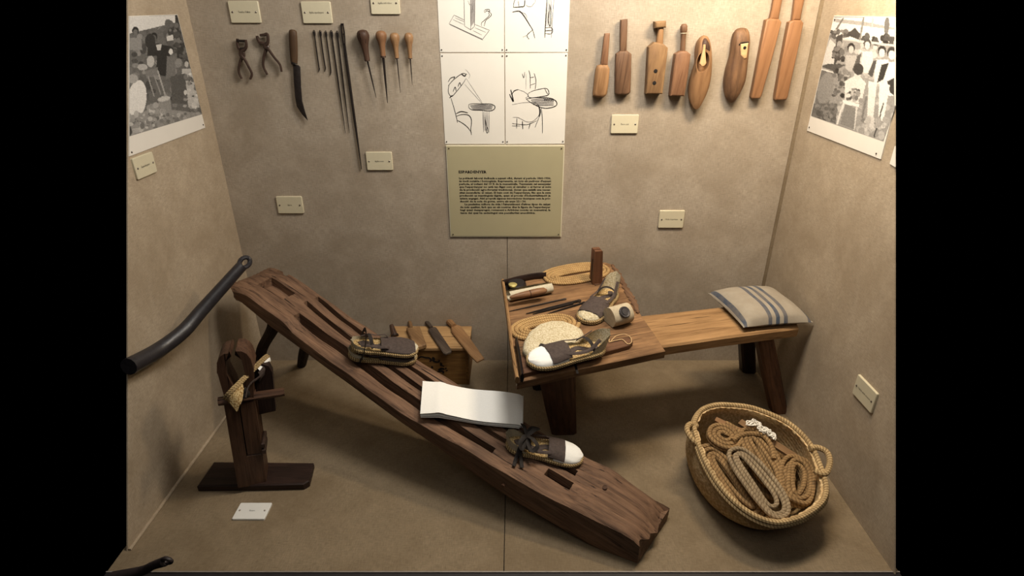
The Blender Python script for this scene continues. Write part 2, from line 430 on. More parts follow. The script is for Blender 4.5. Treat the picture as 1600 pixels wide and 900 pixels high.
def side_plaque(label, x, corners, txt, out, wfit, right):
    P = [onx(px, py, x) for px, py in corners]; c = sum(P, V()) / 4
    wd = (abs(P[1].y - P[0].y) + abs(P[2].y - P[3].y)) / 2; ht = (abs(P[3].z - P[0].z) + abs(P[2].z - P[1].z)) / 2
    plaque(label, frame_from(c, (0, right, 0), (0, 0, 1)), wd, ht, txt, .011, 'plaque', wfit)
side_plaque('cream plaque under the workshop photograph on the left wall', XL, [(203, 249.5), (233, 236), (244, 268), (213, 281)], 'Espardenyers', 1, .42, 1)
side_plaque('cream plaque low on the right wall above the basket', XR, [(1344, 585.5), (1375, 616), (1363, 645), (1334, 613.5)], 'Cabàs amb trenes', -1, .62, -1)
P = [onz(x, y, .006) for x, y in ((375.5, 785), (425, 784.5), (414, 812), (362, 812.5))]; c = sum(P, V()) / 4; c.z = 0
plaque('white plaque lying on the floor before the clamp stand', frame_from(c, (1, 0, 0), (0, 1, 0)), (P[1] - P[0]).length, ((P[3] - P[0]).length + (P[2] - P[1]).length) / 2 * .93, 'Banquet', .011, 'plaque_white', .17)

# ================================================================== drawings
def zr(x0, y0, sc): return lambda x, y: (x0 + x / sc, y0 + y / sc)
D = zr(680, 0, 3.914)
SHEETS = {'tl': [(680.5, -62), (787.5, -62), (787.7, 81.5), (687.5, 81.5)], 'tr': [(788.6, -62), (893, -62), (887.5, 81.5), (789, 81.5)],
          'bl': [(688, 83.2), (787.8, 83.2), (788.6, 225), (695.5, 225)], 'br': [(789.2, 83.2), (887.2, 82.5), (882, 224.5), (790, 225)]}
def dl(*p): return [D(*q) for q in p]
STROKES = {
 'tl': [('pencil', .9, dl((115, 92), (85, 145), (290, 240), (332, 185), (240, 148))), ('pencil', .8, dl((115, 92), (178, 122))), ('pencil', .7, dl((88, 150), (292, 245))),
        ('pencil', 1.0, dl((176, -20), (180, 160))), ('pencil', 1.2, dl((218, 182), (216, -20))), ('pencil', 1.4, dl((240, 162), (243, -20))), ('pencil', .8, dl((180, 160), (218, 182), (240, 162))),
        ('ink', 1.0, dl((300, 72), (305, 60), (330, 58), (332, 72), (318, 66), (302, 76))), ('ink', 1.0, dl((330, 72), (343, 85), (338, 100), (310, 125), (300, 160))), ('ink', .9, dl((326, 78), (330, 95), (300, 125), (284, 140), (283, 160))),
        ('pencil', .7, dl((200, 5), (210, 28), (222, 30))), ('pencil', .6, dl((110, 120), (175, 150))), ('pencil', .6, dl((120, 108), (176, 132))), ('pencil', .6, dl((245, 170), (310, 198))), ('pencil', .6, dl((230, 186), (285, 214)))]
       + [('ink_wash', 1.6, dl((222 + k * 4, -10), (221 + k * 4, 160 - k * 5))) for k in range(5)],
 'tr': [('ink', 1.5, dl((478, 45), (520, 42), (545, 35), (548, -10))), ('ink', .9, dl((478, 45), (482, 15), (490, -8))), ('ink', .8, dl((512, 38), (508, 5))), ('pencil', .7, dl((555, 30), (570, 40), (590, 38), (600, 25), (612, 10), (610, -8))),
        ('ink', 1.7, dl((472, 75), (490, 70), (518, 70), (545, 100), (570, 140), (597, 183))), ('pencil', .6, dl((520, 72), (550, 85), (562, 110))), ('ink', 1.1, dl((597, 183), (562, 215), (575, 240))), ('ink', 1.0, dl((597, 183), (610, 235))), ('pencil', .6, dl((562, 215), (535, 228))),
        ('ink', 1.5, dl((684, -10), (676, 120), (670, 230))), ('pencil', 1.0, dl((727, -10), (716, 120), (710, 230))), ('ink', 1.3, dl((700, 25), (706, 60), (708, 130), (702, 160), (692, 130), (694, 90), (699, 60), (700, 25))), ('ink', 1.1, dl((674, 170), (713, 170), (712, 205), (671, 205))), ('ink', 1.3, dl((673, 188), (712, 186)))]
       + [('ink_wash', 1.4, dl((684 + k * 9, 0), (678 + k * 9, 160))) for k in range(4)],
 'bl': [('ink', 1.3, dl((80, 500), (95, 478), (120, 470), (112, 482))), ('ink', 1.1, dl((80, 525), (110, 490), (165, 450), (195, 455))), ('ink', 2.2, dl((160, 452), (180, 465), (190, 452))), ('ink', 1.1, dl((85, 520), (80, 560), (100, 590), (130, 560), (170, 510), (188, 480))),
        ('ink', 1.4, dl((110, 560), (122, 532), (128, 555))), ('ink', 1.4, dl((140, 530), (150, 505), (158, 525))), ('ink', 1.8, dl((88, 600), (105, 582))), ('ink', 1.1, dl((97, 600), (115, 660), (132, 725), (136, 750))), ('ink', 1.7, dl((128, 695), (160, 682), (200, 690))),
        ('ink', 1.4, dl((132, 710), (165, 700), (205, 705), (222, 735), (218, 790), (222, 825))), ('ink', 1.3, dl((135, 735), (170, 755), (200, 780), (222, 810))), ('pencil', .6, dl((185, 425), (200, 440), (212, 460), (205, 480))), ('pencil', .55, dl((190, 480), (288, 628))), ('pencil', .55, dl((180, 515), (286, 632))),
        ('ink', 1.3, dl((205, 640), (225, 634), (280, 634), (340, 636), (365, 650), (360, 668), (335, 678), (280, 674), (230, 672), (208, 660), (205, 640))),
        ('pencil', .9, dl((290, 676), (296, 808))), ('pencil', .9, dl((330, 678), (330, 810))), ('ink', 1.2, dl((305, 715), (312, 760), (324, 800), (316, 812), (308, 770), (305, 715)))]
       + [('pencil', 1.5, dl((212 + 4 * k, 645 + 6 * k), (285, 640 + 7 * k), (355 - 2 * k, 645 + 6 * k))) for k in range(5)] + [('ink_wash', 1.6, dl((296 + 8 * k, 684), (300 + 8 * k, 800))) for k in range(4)],
 'br': [('ink', 2.2, dl((462, 548), (470, 580), (478, 620), (466, 600), (455, 575))), ('ink', 1.6, dl((470, 575), (485, 555), (508, 548))), ('pencil', .9, dl((508, 548), (545, 562), (570, 585), (550, 600))), ('ink', 1.1, dl((572, 430), (580, 460), (582, 540))), ('ink', 1.1, dl((605, 448), (616, 490), (612, 545))), ('ink', .9, dl((582, 475), (606, 470))), ('ink', .9, dl((582, 520), (614, 510))),
        ('pencil', .6, dl((556, 450), (555, 545))), ('ink', .9, dl((532, 450), (542, 475), (548, 440))),
        ('ink', 1.2, dl((568, 572), (600, 555), (670, 540), (692, 552), (692, 580), (650, 590), (590, 598), (570, 590), (568, 572))), ('ink', .9, dl((670, 540), (680, 562), (692, 580))),
        ('ink', 1.5, dl((556, 605), (600, 598), (660, 596), (710, 602), (740, 620), (740, 645), (700, 660), (650, 658), (590, 630), (556, 605))),
        ('pencil', 1.0, dl((470, 640), (540, 628), (610, 628), (632, 650), (636, 700), (600, 740), (560, 745), (510, 720), (475, 718))), ('ink', 2.6, dl((632, 645), (642, 680), (636, 715))), ('ink', 1.2, dl((648, 660), (655, 720), (656, 815))), ('ink', 1.0, dl((636, 715), (610, 780))),
        ('ink', 1.2, dl((500, 722), (498, 785))), ('ink', 1.6, dl((533, 740), (536, 790))), ('ink', 1.2, dl((582, 752), (572, 788))), ('ink', 1.0, dl((470, 755), (560, 762), (620, 738))), ('ink', .9, dl((470, 770), (520, 770)))]
       + [('pencil', 1.8, dl((585 + 4 * k, 612 + 7 * k), (650, 604 + 10 * k), (725, 612 + 8 * k))) for k in range(5)] + [('ink', 1.6, dl((665 + 10 * k, 600), (672 + 10 * k, 618))) for k in range(6)]}
LBL = {'tl': 'pencil sketch of a wooden clamp stand, upper left sheet', 'tr': 'ink sketch of an arm beside a tall slotted post, upper right sheet',
       'bl': 'ink sketch of a hand pulling thread from a sole, lower left sheet', 'br': 'ink sketch of hands pressing a sole with a roller, lower right sheet'}
def ribbon_px(m, pts, wpx, plane, nrm, lift, sharp=False):
    """a pen stroke: flat strip of ink on a plane"""
    P = [plane(*p) for p in pts]
    if sharp: P = [P[i].lerp(P[i + 1], k / 6) for i in range(len(P) - 1) for k in range(6)] + [P[-1]]
    else: P = catmull(P, 5) if len(P) > 2 else [P[0].lerp(P[1], k / 3) for k in range(4)]
    wv = wpx * .0011
    L = []; R = []
    for i, p in enumerate(P):
        t = (P[min(i + 1, len(P) - 1)] - P[max(i - 1, 0)]).normalized(); s = t.cross(nrm).normalized()
        k = wv * (.55 + .45 * math.sin(math.pi * min(1, max(0, i / (len(P) - 1)))))
        L.append(p + s * k + nrm * lift); R.append(p - s * k + nrm * lift)
    m.grid([L, R])
NB = V((0, -1, 0))
for k, cor in SHEETS.items():
    P = [ony(x, y, YB - .002) for x, y in cor]
    t = thing('sketch_sheet', LBL[k], 'drawing', (P[3] + P[2]) / 2, 'ink drawings on the back wall')
    MB().layers([[p + V((0, .002, 0)) for p in P], [p for p in P]]).build('paper', 'paper', t, smooth=0)
    by = {}
    for mt, wd, pts in STROKES[k]: by.setdefault(mt, []).append((wd, pts))
    for mt, ls in by.items():
        m = MB()
        for wd, pts in ls: ribbon_px(m, pts, wd, lambda x, y: ony(x, y, YB - .002), NB, {'ink_wash': .0003, 'pencil': .0005, 'ink': .0007}[mt], k == 'tl' and mt == 'pencil')
        m.build('drawing', mt, t, smooth=0)['kind'] = 'stuff'
    c = sum(P, V()) / 4
    for p in P:
        q = c + (p - c) * .945; m = MB(); rr = []
        for rad, y in ((.0026, 0), (.0026, -.002), (.0012, -.003)):
            rr.append([q + V((rad * math.cos(a), y, rad * math.sin(a))) for a in np.linspace(0, 2 * math.pi, 9)[:-1]])
        m.layers(rr).build('pin', 'pin', t)

# ------------------------------------------------------------------ info panel
cor = [(697, 227.5), (882, 226.5), (877, 370), (703.5, 370)]
P = [ony(x, y, YB - .006) for x, y in cor]
t = thing('info_panel', 'olive card info panel with printed Catalan text under the drawings', 'sign', (P[3] + P[2]) / 2)
x0 = (P[0].x + P[3].x) / 2; x1 = (P[1].x + P[2].x) / 2; z0 = (P[2].z + P[3].z) / 2; z1 = (P[0].z + P[1].z) / 2
MB().box((x0, YB - .006, z0), (x1, YB, z1)).build('board', 'card_edge', t, smooth=0)
MB().box((x0 + .003, YB - .0075, z0 + .004), (x1 - .003, YB - .006, z1 - .004)).build('card_face', 'text_card', t, smooth=0)
LINES = ["La població laboral dedicada a aquest ofici, durant el període 1860-1936,", "és molt notable i homogènia. Representa, en tots els padrons d'aquest",
 "període, al voltant del 10 % de la menestralia. Tanmateix cal assenyalar", "que l'espardenyer no està tan lligat com el cisteller o el ferrer al món",
 "de la producció agro-forestal tradicional, donat que satisfà una neces-", "sitat secundària: el calçat. El baix cost de l'espardenya, féu que la seva",
 "producció es mantingués àlgida, quan el procés d'industrialització ja", "estava engegat. Així propicià algunes innovacions tècniques com la pro-",
 "ducció de la sola de goma, entre els anys 22 i 36.", "     La paulatina millora de vida i l'abaratiment d'altres tipus de calçat",
 "de més qualitat, farà que en els nostres dies la figura de l'espardenyer", "hagi quasi desaparegut, romanent a Arbúcies només un menestral, la",
 "tasca del qual ha esdevingut una peculiaritat anecdòtica."]
def put_line(m, txt, xa, xb, zc, size, full=True, bold=.0):
    vs, fs = text_mesh(txt, size, bold, 'LEFT')
    w0 = max(v.x for v in vs); k = (xb - xa) / w0 if full else 1
    yo = size * .30
    m.add([V((xa + v.x * k, YB - .0078, zc + v.y)) for v in vs], fs)
Zr = zr(690, 220, 5.625)
a = ony(*Zr(148, 275), YB - .0078); b = ony(*Zr(396, 275), YB - .0078)
m = MB(); put_line(m, 'ESPARDENYER', a.x, b.x, a.z, .0155, True, .0006); m.build('heading', 'ink', t, smooth=0)
m = MB(); ends = [962, 963, 963, 962, 960, 960, 958, 958, 745, 957, 957, 957, 825]
for i, tx in enumerate(LINES):
    yy = 330 + i * 25.4; xs = 152 + i * 1.1
    a = ony(*Zr(152, yy), YB - .0078); b = ony(*Zr(ends[i], yy), YB - .0078); xa = ony(*Zr(152, 330), YB - .0078).x
    put_line(m, tx, xa, b.x, a.z, .0112, True, .0005)
m.build('lettering', 'ink', t, smooth=0)['kind'] = 'stuff'
for sx in (0, 1):
    for sz in (0, 1):
        q = V((x0 + .012 + sx * (x1 - x0 - .024), YB - .0075, z0 + .012 + sz * (z1 - z0 - .024))); rr = []
        for rad, y in ((.0026, 0), (.0026, -.002), (.0012, -.003)):
            rr.append([q + V((rad * math.cos(a), y, rad * math.sin(a))) for a in np.linspace(0, 2 * math.pi, 9)[:-1]])
        MB().layers(rr).build('pin', 'pin', t)

# ================================================================== photographs on the side walls (flat prints)
def paint(ops, X, Y, base, seed):
    """grey print painted from ellipses, polygons and lines, coordinates in the print"""
    G = np.full(X.shape, base, float); r = np.random.default_rng(seed)
    for op in ops:
        k = op[0]; g = op[-1]
        if k == 'e':
            _, cx, cy, rx, ry, rot, _g = op; c_, s_ = math.cos(math.radians(rot)), math.sin(math.radians(rot))
            u = ((X - cx) * c_ + (Y - cy) * s_) / rx; v = (-(X - cx) * s_ + (Y - cy) * c_) / ry; M_ = u * u + v * v < 1
        elif k == 'p':
            pts = op[1]; M_ = np.zeros(X.shape, bool); n = len(pts)
            for i in range(n):
                x1_, y1_ = pts[i]; x2_, y2_ = pts[(i + 1) % n]
                cnd = ((y1_ > Y) != (y2_ > Y)); M_ ^= cnd & (X < (x2_ - x1_) * (Y - y1_) / (y2_ - y1_ + 1e-9) + x1_)
        elif k == 'l':
            _, xa, ya, xb, yb, wd, _g = op; dx, dy = xb - xa, yb - ya; tt = np.clip(((X - xa) * dx + (Y - ya) * dy) / (dx * dx + dy * dy), 0, 1)
            M_ = (X - xa - tt * dx) ** 2 + (Y - ya - tt * dy) ** 2 < wd * wd / 4
        elif k == 'n':   # speckle
            _, x0_, y0_, x1_, y1_, cnt, rad, g0, g1 = op
            for _i in range(cnt):
                cx, cy = r.uniform(x0_, x1_), r.uniform(y0_, y1_); rr = rad * r.uniform(.5, 1.4)
                G[((X - cx) / rr) ** 2 + ((Y - cy) / (rr * r.uniform(.5, 1.5))) ** 2 < 1] = r.uniform(g0, g1)
            continue
        G[M_] = g
    return G
def wall_print(name, label, x, out, corner, pic, ops, base, seed, pins, step=1.0, knee=None):
    n = V((out, 0, 0)); P = [onx(px, py, x) for px, py in corner]
    t = thing(name, label, 'photograph', (P[-1] + P[-2]) / 2, 'workshop photographs on the side walls')
    MB().layers([P, [p + n * .003 for p in P]]).build('paper', 'photo_paper', t, smooth=0)
    q = [V((a, b, 0)) for a, b in pic]
    nu = int(max((q[1] - q[0]).length, (q[2] - q[3]).length) / step); nv = int(max((q[3] - q[0]).length, (q[2] - q[1]).length) / step)
    def right_edge(f):
        if knee is None: return q[1].lerp(q[2], f)
        k = V((*knee, 0)); l1 = (k - q[1]).length; l2 = (q[2] - k).length; c = f * (l1 + l2)
        return q[1].lerp(k, c / l1) if c < l1 else k.lerp(q[2], (c - l1) / l2)
    pts = [[q[0].lerp(q[3], i / nv).lerp(right_edge(i / nv), j / nu) for j in range(nu + 1)] for i in range(nv + 1)]
    X = np.array([[p.x for p in r] for r in pts]); Y = np.array([[p.y for p in r] for r in pts])
    G = paint(ops, X, Y, base, seed) + np.random.default_rng(seed).normal(0, 7, X.shape)
    G = np.clip(G, 14, 235) / 255; L_ = np.where(G < .04045, G / 12.92, ((G + .055) / 1.055) ** 2.4)
    colr = np.stack([L_ * 1.0, L_ * .965, L_ * .91, np.ones_like(L_)], -1).reshape(-1, 4)
    m = MB(); m.grid([[onx(p.x, p.y, x) + n * .0034 for p in r] for r in pts]); m.build('picture', 'photo_print', t, smooth=0, colors=colr)
    for px, py in pins:
        c_ = onx(px, py, x) + n * .003; m = MB(); rr = []
        for rad, d in ((.0026, 0), (.0026, .002), (.0012, .003)):
            rr.append([c_ + n * d + V((0, rad * math.cos(a), rad * math.sin(a))) for a in np.linspace(0, 2 * math.pi, 9)[:-1]])
        m.layers(rr).build('pin', 'pin', t)
def person(x, y, s, hair, face, coat, w=1.0, h=3.6):
    """a small standing figure in a print: coat, face, hair"""
    return [('p', [(x - 1.1 * s * w, y + 1.2 * s), (x + 1.1 * s * w, y + 1.2 * s), (x + 1.35 * s * w, y + h * s), (x - 1.35 * s * w, y + h * s)], coat),
            ('e', x, y - .12 * s, .66 * s, .86 * s, 0, hair), ('e', x, y + .2 * s, .47 * s, .66 * s, 0, face)]
Z = zr(200, 0, 3.334)
def zp(*p): return [Z(*q) for q in p]
opsL = [('n', 200, 25, 320, 215, 260, 4, 60, 130), ('p', zp((0, 85), (245, 80), (240, 118), (0, 175)), 200), ('p', zp((240, 80), (262, 80), (330, 330), (250, 300)), 50),
        ('n', *Z(200, 120), *Z(310, 330), 60, 4, 50, 110), ('p', zp((150, 230), (215, 240), (215, 400), (140, 390)), 38),
        *person(*Z(33, 165), 8, 34, 96, 128), *person(*Z(130, 195), 8, 30, 88, 40), *person(*Z(218, 265), 7, 46, 205, 105, .8, 6), *person(*Z(300, 330), 7, 60, 170, 170, .9, 6),
        ('p', zp((195, 190), (230, 180), (232, 210), (198, 215)), 190), ('p', zp((140, 235), (170, 230), (165, 262), (148, 262)), 180), ('e', *Z(110, 215), 8, 12, 0, 42),
        ('p', zp((215, 400), (300, 380), (305, 540), (225, 540)), 78), ('p', zp((290, 370), (345, 380), (368, 560), (310, 560)), 168), ('n', *Z(290, 380), *Z(365, 560), 40, 3, 70, 200),
        ('p', zp((85, 370), (150, 350), (150, 390), (90, 410)), 110), ('l', *Z(100, 400), *Z(130, 500), 2, 140), ('l', *Z(130, 390), *Z(165, 490), 2, 130), ('l', *Z(150, 370), *Z(190, 500), 2.4, 150),
        ('p', zp((150, 520), (215, 505), (225, 600), (165, 610)), 130), ('e', *Z(182, 515), 10, 4, -10, 175), ('e', *Z(40, 520), 15, 31, 8, 205), ('e', *Z(20, 410), 8, 7, 0, 150), ('e', *Z(70, 350), 8, 5, 0, 160), ('e', *Z(112, 320), 6, 9, 0, 170),
        ('p', zp((0, 620), (120, 560), (380, 590), (380, 640), (0, 720)), 132), ('n', *Z(0, 590), *Z(370, 690), 110, 3, 90, 175), ('n', *Z(100, 540), *Z(180, 600), 16, 4, 120, 190), ('p', zp((0, 640), (18, 690), (0, 715)), 60)]
wall_print('photograph', 'black and white print of workers, leftmost, hung on left wall', XL, 1, [(200.6, 25), (276, 22.5), (319.5, 199.5), (200.6, 244.5)], [(200.8, 26), (275.5, 23.2), (314.5, 178.5), (200.8, 213)], opsL, 92, 3, [(316, 195), (204, 238), (275, 29)])
Z = zr(1180, 0, 3.464)
opsR = [('n', 1260, 20, 1400, 225, 200, 4, 110, 180), ('p', zp((420, 95), (760, 95), (760, 240), (400, 200)), 205), ('p', zp((430, 100), (600, 118), (760, 150), (760, 162), (430, 118)), 150), ('l', *Z(593, 95), *Z(572, 215), 3, 120),
        ('p', zp((480, 95), (488, 96), (450, 160), (438, 160)), 100), ('e', *Z(718, 140), 4, 14, 4, 100), ('n', *Z(410, 165), *Z(570, 205), 34, 3, 50, 120), ('n', *Z(585, 195), *Z(760, 235), 30, 3.4, 40, 90), ('p', zp((500, 190), (545, 150), (575, 185), (565, 215)), 60), ('p', zp((640, 95), (650, 98), (640, 150), (632, 150)), 170),
        ('p', zp((480, 208), (760, 240), (760, 252), (480, 218)), 185), ('n', *Z(540, 240), *Z(700, 420), 60, 4, 120, 200),
        ('p', zp((410, 210), (440, 240), (430, 350), (365, 350)), 190), ('p', zp((445, 200), (480, 180), (470, 300), (430, 360)), 62), ('e', *Z(460, 245), 4, 7, 10, 140), ('n', *Z(425, 250), *Z(480, 360), 24, 3, 40, 110),
        *person(*Z(525, 262), 9, 40, 175, 165, .8, 4), *person(*Z(613, 240), 9, 70, 190, 200, .8, 5), *person(*Z(692, 280), 10, 44, 195, 205, .9, 5), *person(*Z(745, 290), 11, 52, 200, 215, .9, 6),
        ('p', zp((690, 350), (730, 340), (700, 430), (665, 450)), 45), ('p', zp((645, 330), (665, 325), (640, 420), (615, 400)), 70), ('p', zp((560, 300), (580, 290), (560, 400), (530, 380)), 80), ('p', zp((720, 440), (760, 420), (760, 520), (735, 500)), 50),
        ('p', zp((360, 360), (400, 345), (500, 350), (430, 385)), 75), ('p', zp((355, 375), (425, 392), (405, 560), (330, 560)), 100), ('e', *Z(385, 480), 12, 26, 12, 128), ('l', *Z(355, 372), *Z(425, 392), 2, 205), ('n', *Z(430, 380), *Z(510, 520), 40, 3, 40, 150),
        ('p', zp((490, 440), (560, 400), (605, 450), (580, 560), (490, 550)), 200), ('n', *Z(505, 480), *Z(580, 545), 26, 3.4, 50, 200), ('e', *Z(560, 405), 5, 8, 10, 190), ('e', *Z(565, 375), 8, 9, 0, 55), ('p', zp((480, 540), (570, 565), (568, 582), (478, 558)), 214), ('l', *Z(485, 555), *Z(448, 670), 3, 205), ('l', *Z(555, 580), *Z(540, 700), 3, 195),
        ('p', zp((490, 565), (550, 585), (540, 700), (465, 670)), 120), ('p', zp((620, 440), (665, 450), (640, 680), (610, 670)), 205), ('p', zp((680, 450), (735, 460), (700, 660), (672, 640)), 212), ('l', *Z(700, 560), *Z(650, 740), 2, 60), ('p', zp((600, 520), (615, 520), (590, 640), (580, 640)), 110),
        ('p', zp((320, 560), (450, 560), (440, 670), (308, 625)), 92), ('n', *Z(315, 570), *Z(440, 650), 60, 3, 70, 125), ('n', *Z(560, 640), *Z(720, 740), 40, 4, 140, 190)]
wall_print('photograph', 'black and white print of a sewing workshop on the right wall', XR, -1, [(1304.5, 24.5), (1399.6, 26.5), (1399.6, 165), (1377.5, 249), (1262, 204)],
           [(1304.5, 25.5), (1399.4, 27.5), (1382, 221), (1268.5, 181)], opsR, 140, 5, [(1306, 31), (1266, 199), (1371, 240)], knee=(1399.4, 172))
P = [onx(px, py, XR) for px, py in ((1399.6, 228), (1399.6, 261), (1391.5, 256))]
tag(MB().layers([P, [p - V((.003, 0, 0)) for p in P]]).build('photograph_mount', 'photo_paper', smooth=0, loc=P[2]), 'corner of another white mount at the far right edge', 'photograph')

# ================================================================== tools hung on the back wall
def wpts(zoom, pts, y): return [(lambda p: (p.x, p.z))(ony(*zoom(*q), y)) for q in pts]
def wprism(pts2, rings): 
    """outline in the wall plane, rings = (inset, y)"""
    return MB().layers([[V((x, y, z)) for x, z in offset_poly(pts2, ins)] for ins, y in rings])
def flat_tool(zoom, pts, t, bev=.003, back=0.0, mid=.6):
    P2 = wpts(zoom, pts, YB - back - t * mid); y1, y0 = YB - back, YB - back - t
    return wprism(P2, [(bev * .6, y1), (0, y1 - min(.3 * t, bev)), (0, y0 + bev), (bev * .5, y0 + bev * .35), (bev * 1.2, y0)])
def base_of(zoom, pts):
    q = [ony(*zoom(*p), YB) for p in pts]; return V((sum(p.x for p in q) / len(q), YB, min(p.z for p in q)))
def wtube(zoom, pts, off, r, rb=None, n=8, k=6):
    P = [ony(*zoom(*p), YB - off) for p in pts]; return MB().tube(catmull(P, k) if len(P) > 2 else P, r, rb, up=(0, 1, 0), n=n)
Za = zr(340, 30, 5.295)
# pliers
PL = 'eyelet pliers hung on the back wall'
t = thing('pliers', 'closed iron pliers with square jaws, leftmost tool on the back wall', 'pliers', base_of(Za, [(200, 490)]), PL)
wtube(Za, [(164, 162), (166, 215), (180, 245), (205, 262), (212, 300), (190, 345), (176, 400), (178, 445), (200, 492)], .012, [.0052, .0056, .0062, .0080, .0078, .0058, .005, .0048, .0042], .006, 6).build('arm', 'iron_brown', t)
wtube(Za, [(232, 170), (238, 220), (225, 248), (200, 265), (195, 300), (225, 335), (255, 390), (283, 450), (270, 497)], .015, [.005, .0056, .0062, .0080, .0078, .0058, .005, .0048, .0042], .006, 6).build('arm', 'iron_brown', t)
wtube(Za, [(160, 178), (236, 182)], .014, .0048, .006, 6).build('jaw', 'iron', t)
wtube(Za, [(188, 243), (222, 243)], .014, .004, .006, 6).build('jaw', 'iron', t)
t = thing('pliers', 'open iron pliers with a hooked jaw, beside the knife', 'pliers', base_of(Za, [(530, 435)]), PL)
wtube(Za, [(325, 138), (335, 170), (350, 192), (385, 205), (410, 225), (395, 270), (380, 330), (381, 395), (412, 458)], .012, [.0055, .0058, .0062, .0075, .0075, .006, .0052, .0048, .0046], .006, 6).build('arm', 'iron_brown', t)
wtube(Za, [(352, 133), (385, 130), (410, 126), (417, 160), (413, 195), (390, 225), (420, 250), (470, 318), (515, 375), (530, 435)], .016, [.0042, .0055, .006, .0058, .0062, .0075, .0055, .0048, .0045, .0042], .006, 6).build('arm', 'iron_brown', t)
wtube(Za, [(418, 225), (424, 232)], .018, .006, .006, 8).build('rivet', 'steel', t)
# knife
t = thing('knife', 'curved dark knife with a worn wooden handle hung on the wall', 'knife', base_of(Za, [(745, 835)]))
m = MB(); A, B_ = ony(*Za(622, 86), YB - .014), ony(*Za(634, 370), YB - .014)
m.tube([A.lerp(B_, q) for q in (0, .02, .06, .2, .5, .8, .93, 1)], [.006, .012, .0145, .0155, .0155, .0145, .013, .0115], [.005, .009, .0115, .012, .012, .0115, .010, .009], up=(0, 1, 0), n=12)
m.build('handle', 'wood_knife', t, grain=B_ - A)
m = wtube(Za, [(632, 352), (636, 374)], .014, .0118, .0098, 12); m.build('ferrule', 'iron', t)
flat_tool(Za, [(624, 372), (668, 380), (684, 394), (690, 560), (700, 680), (722, 760), (746, 838), (700, 790), (655, 720), (640, 640), (630, 500)], .004, .001, .012).build('blade', 'iron', t)
# needles
Zb = zr(480, 20, 3.46)
def needle(name, label, pts, r, grp, eye=True):
    t = thing(name, label, 'needle', base_of(Zb, [pts[-1]]), grp)
    n_ = len(pts); wtube(Zb, pts, .006, [r * 1.0] * (n_ - 1) + [r * .3], None, 6).build('shaft', 'iron', t)
    a, b = ony(*Zb(*pts[0]), YB - .006), ony(*Zb(*pts[1]), YB - .006); d = (b - a).normalized(); s = V((-d.z, 0, d.x)); L = r * 9
    ring = [a + d * (L * (.5 - .5 * math.cos(q))) + s * (r * 1.5 * math.sin(q)) - d * L * .2 for q in np.linspace(0, 2 * math.pi, 15)[:-1]]
    MB().tube(ring, r * .62, up=(0, 1, 0), n=6, closed=True).build('eye', 'steel', t)
NG = 'iron needles hung in a row'
needle('hooked_needle', 'short hooked needle, first from the knife', [(37, 101), (50, 200), (62, 285), (65, 305), (60, 322)], .0024, NG)
needle('hooked_needle', 'short hooked needle, second from the knife', [(70, 101), (82, 195), (94, 275), (98, 300), (93, 320)], .0024, NG)
needle('hooked_needle', 'short hooked needle, third from the knife', [(100, 104), (113, 200), (125, 290), (127, 322), (122, 341)], .0024, NG)
needle('long_needle', 'long thin straight needle, nearest the hooked needles', [(130, 103), (168, 376), (206, 649)], .0028, NG)
needle('long_needle', 'long thin straight needle, nearest the longest needle', [(162, 107), (195, 378), (228, 651)], .0028, NG)
t = thing('packing_needle', 'longest and thickest dark needle with slotted head', 'needle', base_of(Zb, [(294, 845)]), NG)
wtube(Zb, [(200, 165), (208, 230), (222, 330), (258, 590), (294, 845)], .008, [.0048, .0058, .0058, .005, .001], .004, 6).build('shaft', 'iron', t)
for dx in (-7, 7): wtube(Zb, [(188 + dx * .7, 62), (194 + dx, 112), (200 + dx * .6, 175)], .008, .0026, .004, 6).build('slot_side', 'iron', t)
wtube(Zb, [(182, 62), (196, 62)], .008, .0034, .004, 6).build('cap', 'iron', t); wtube(Zb, [(188, 116), (201, 114)], .008, .0026, .004, 6).build('bridge', 'steel', t)
# awls
def awl(label, top, end, rmax, rend, tip, rs, mat):
    t = thing('awl', label, 'awl', base_of(Zb, [tip]), 'wooden awls on the back wall'); k = 2.42e-3 / 3.46; off = rmax * k + .002
    A, B_ = ony(*Zb(*top), YB - off), ony(*Zb(*end), YB - off); C_ = ony(*Zb(*tip), YB - off)
    m = MB(); q = [0, .01, .04, .1, .18, .27, .36, .48, .62, .78, .92, 1]; p = [.15, .42, .72, .92, 1, .97, .84, .62, .5, .46, .44, .46]
    p = [a if i < 7 else max(a, rend / rmax) * (1 if i > 8 else 1.04) for i, a in enumerate(p)]
    P_ = [A.lerp(B_, a) for a in q]; R_ = [a * rmax * k for a in p]
    vs = [];
    for i in range(len(P_)): pass
    m2 = MB(); m2.tube(P_, .01, up=(0, 1, 0), n=14); n_ = 14
    for i, pt in enumerate(P_):
        for j in range(n_): m2.v[i * n_ + j] = pt + (m2.v[i * n_ + j] - pt).normalized() * R_[i]
    m2.build('handle', mat, t, grain=B_ - A)
    MB().tube([A.lerp(B_, .965), A.lerp(B_, 1.03)], rend * k * 1.05, up=(0, 1, 0), n=12).build('ferrule', 'iron_brown', t)
    MB().tube([B_, B_.lerp(C_, .5), C_], [rs * k, rs * k * .8, rs * k * .25], up=(0, 1, 0), n=6).build('spike', 'iron', t)
awl('largest awl with a dark brown bulbous handle', (296, 91), (325, 257), 33, 14, (373, 459), 5, 'wood_handle_dark')
awl('awl with a mid brown handle and the thickest spike', (397, 96), (411, 238), 29.5, 14, (434, 487), 7, 'wood_handle_mid')
awl('awl with a pale spotted handle and thin spike', (470, 107), (485, 244), 26, 10, (504, 433), 3.2, 'wood_handle_light')
awl('smallest awl with a honey coloured handle', (547, 107), (557, 245), 24, 10, (568, 391), 3.6, 'wood_handle_light')

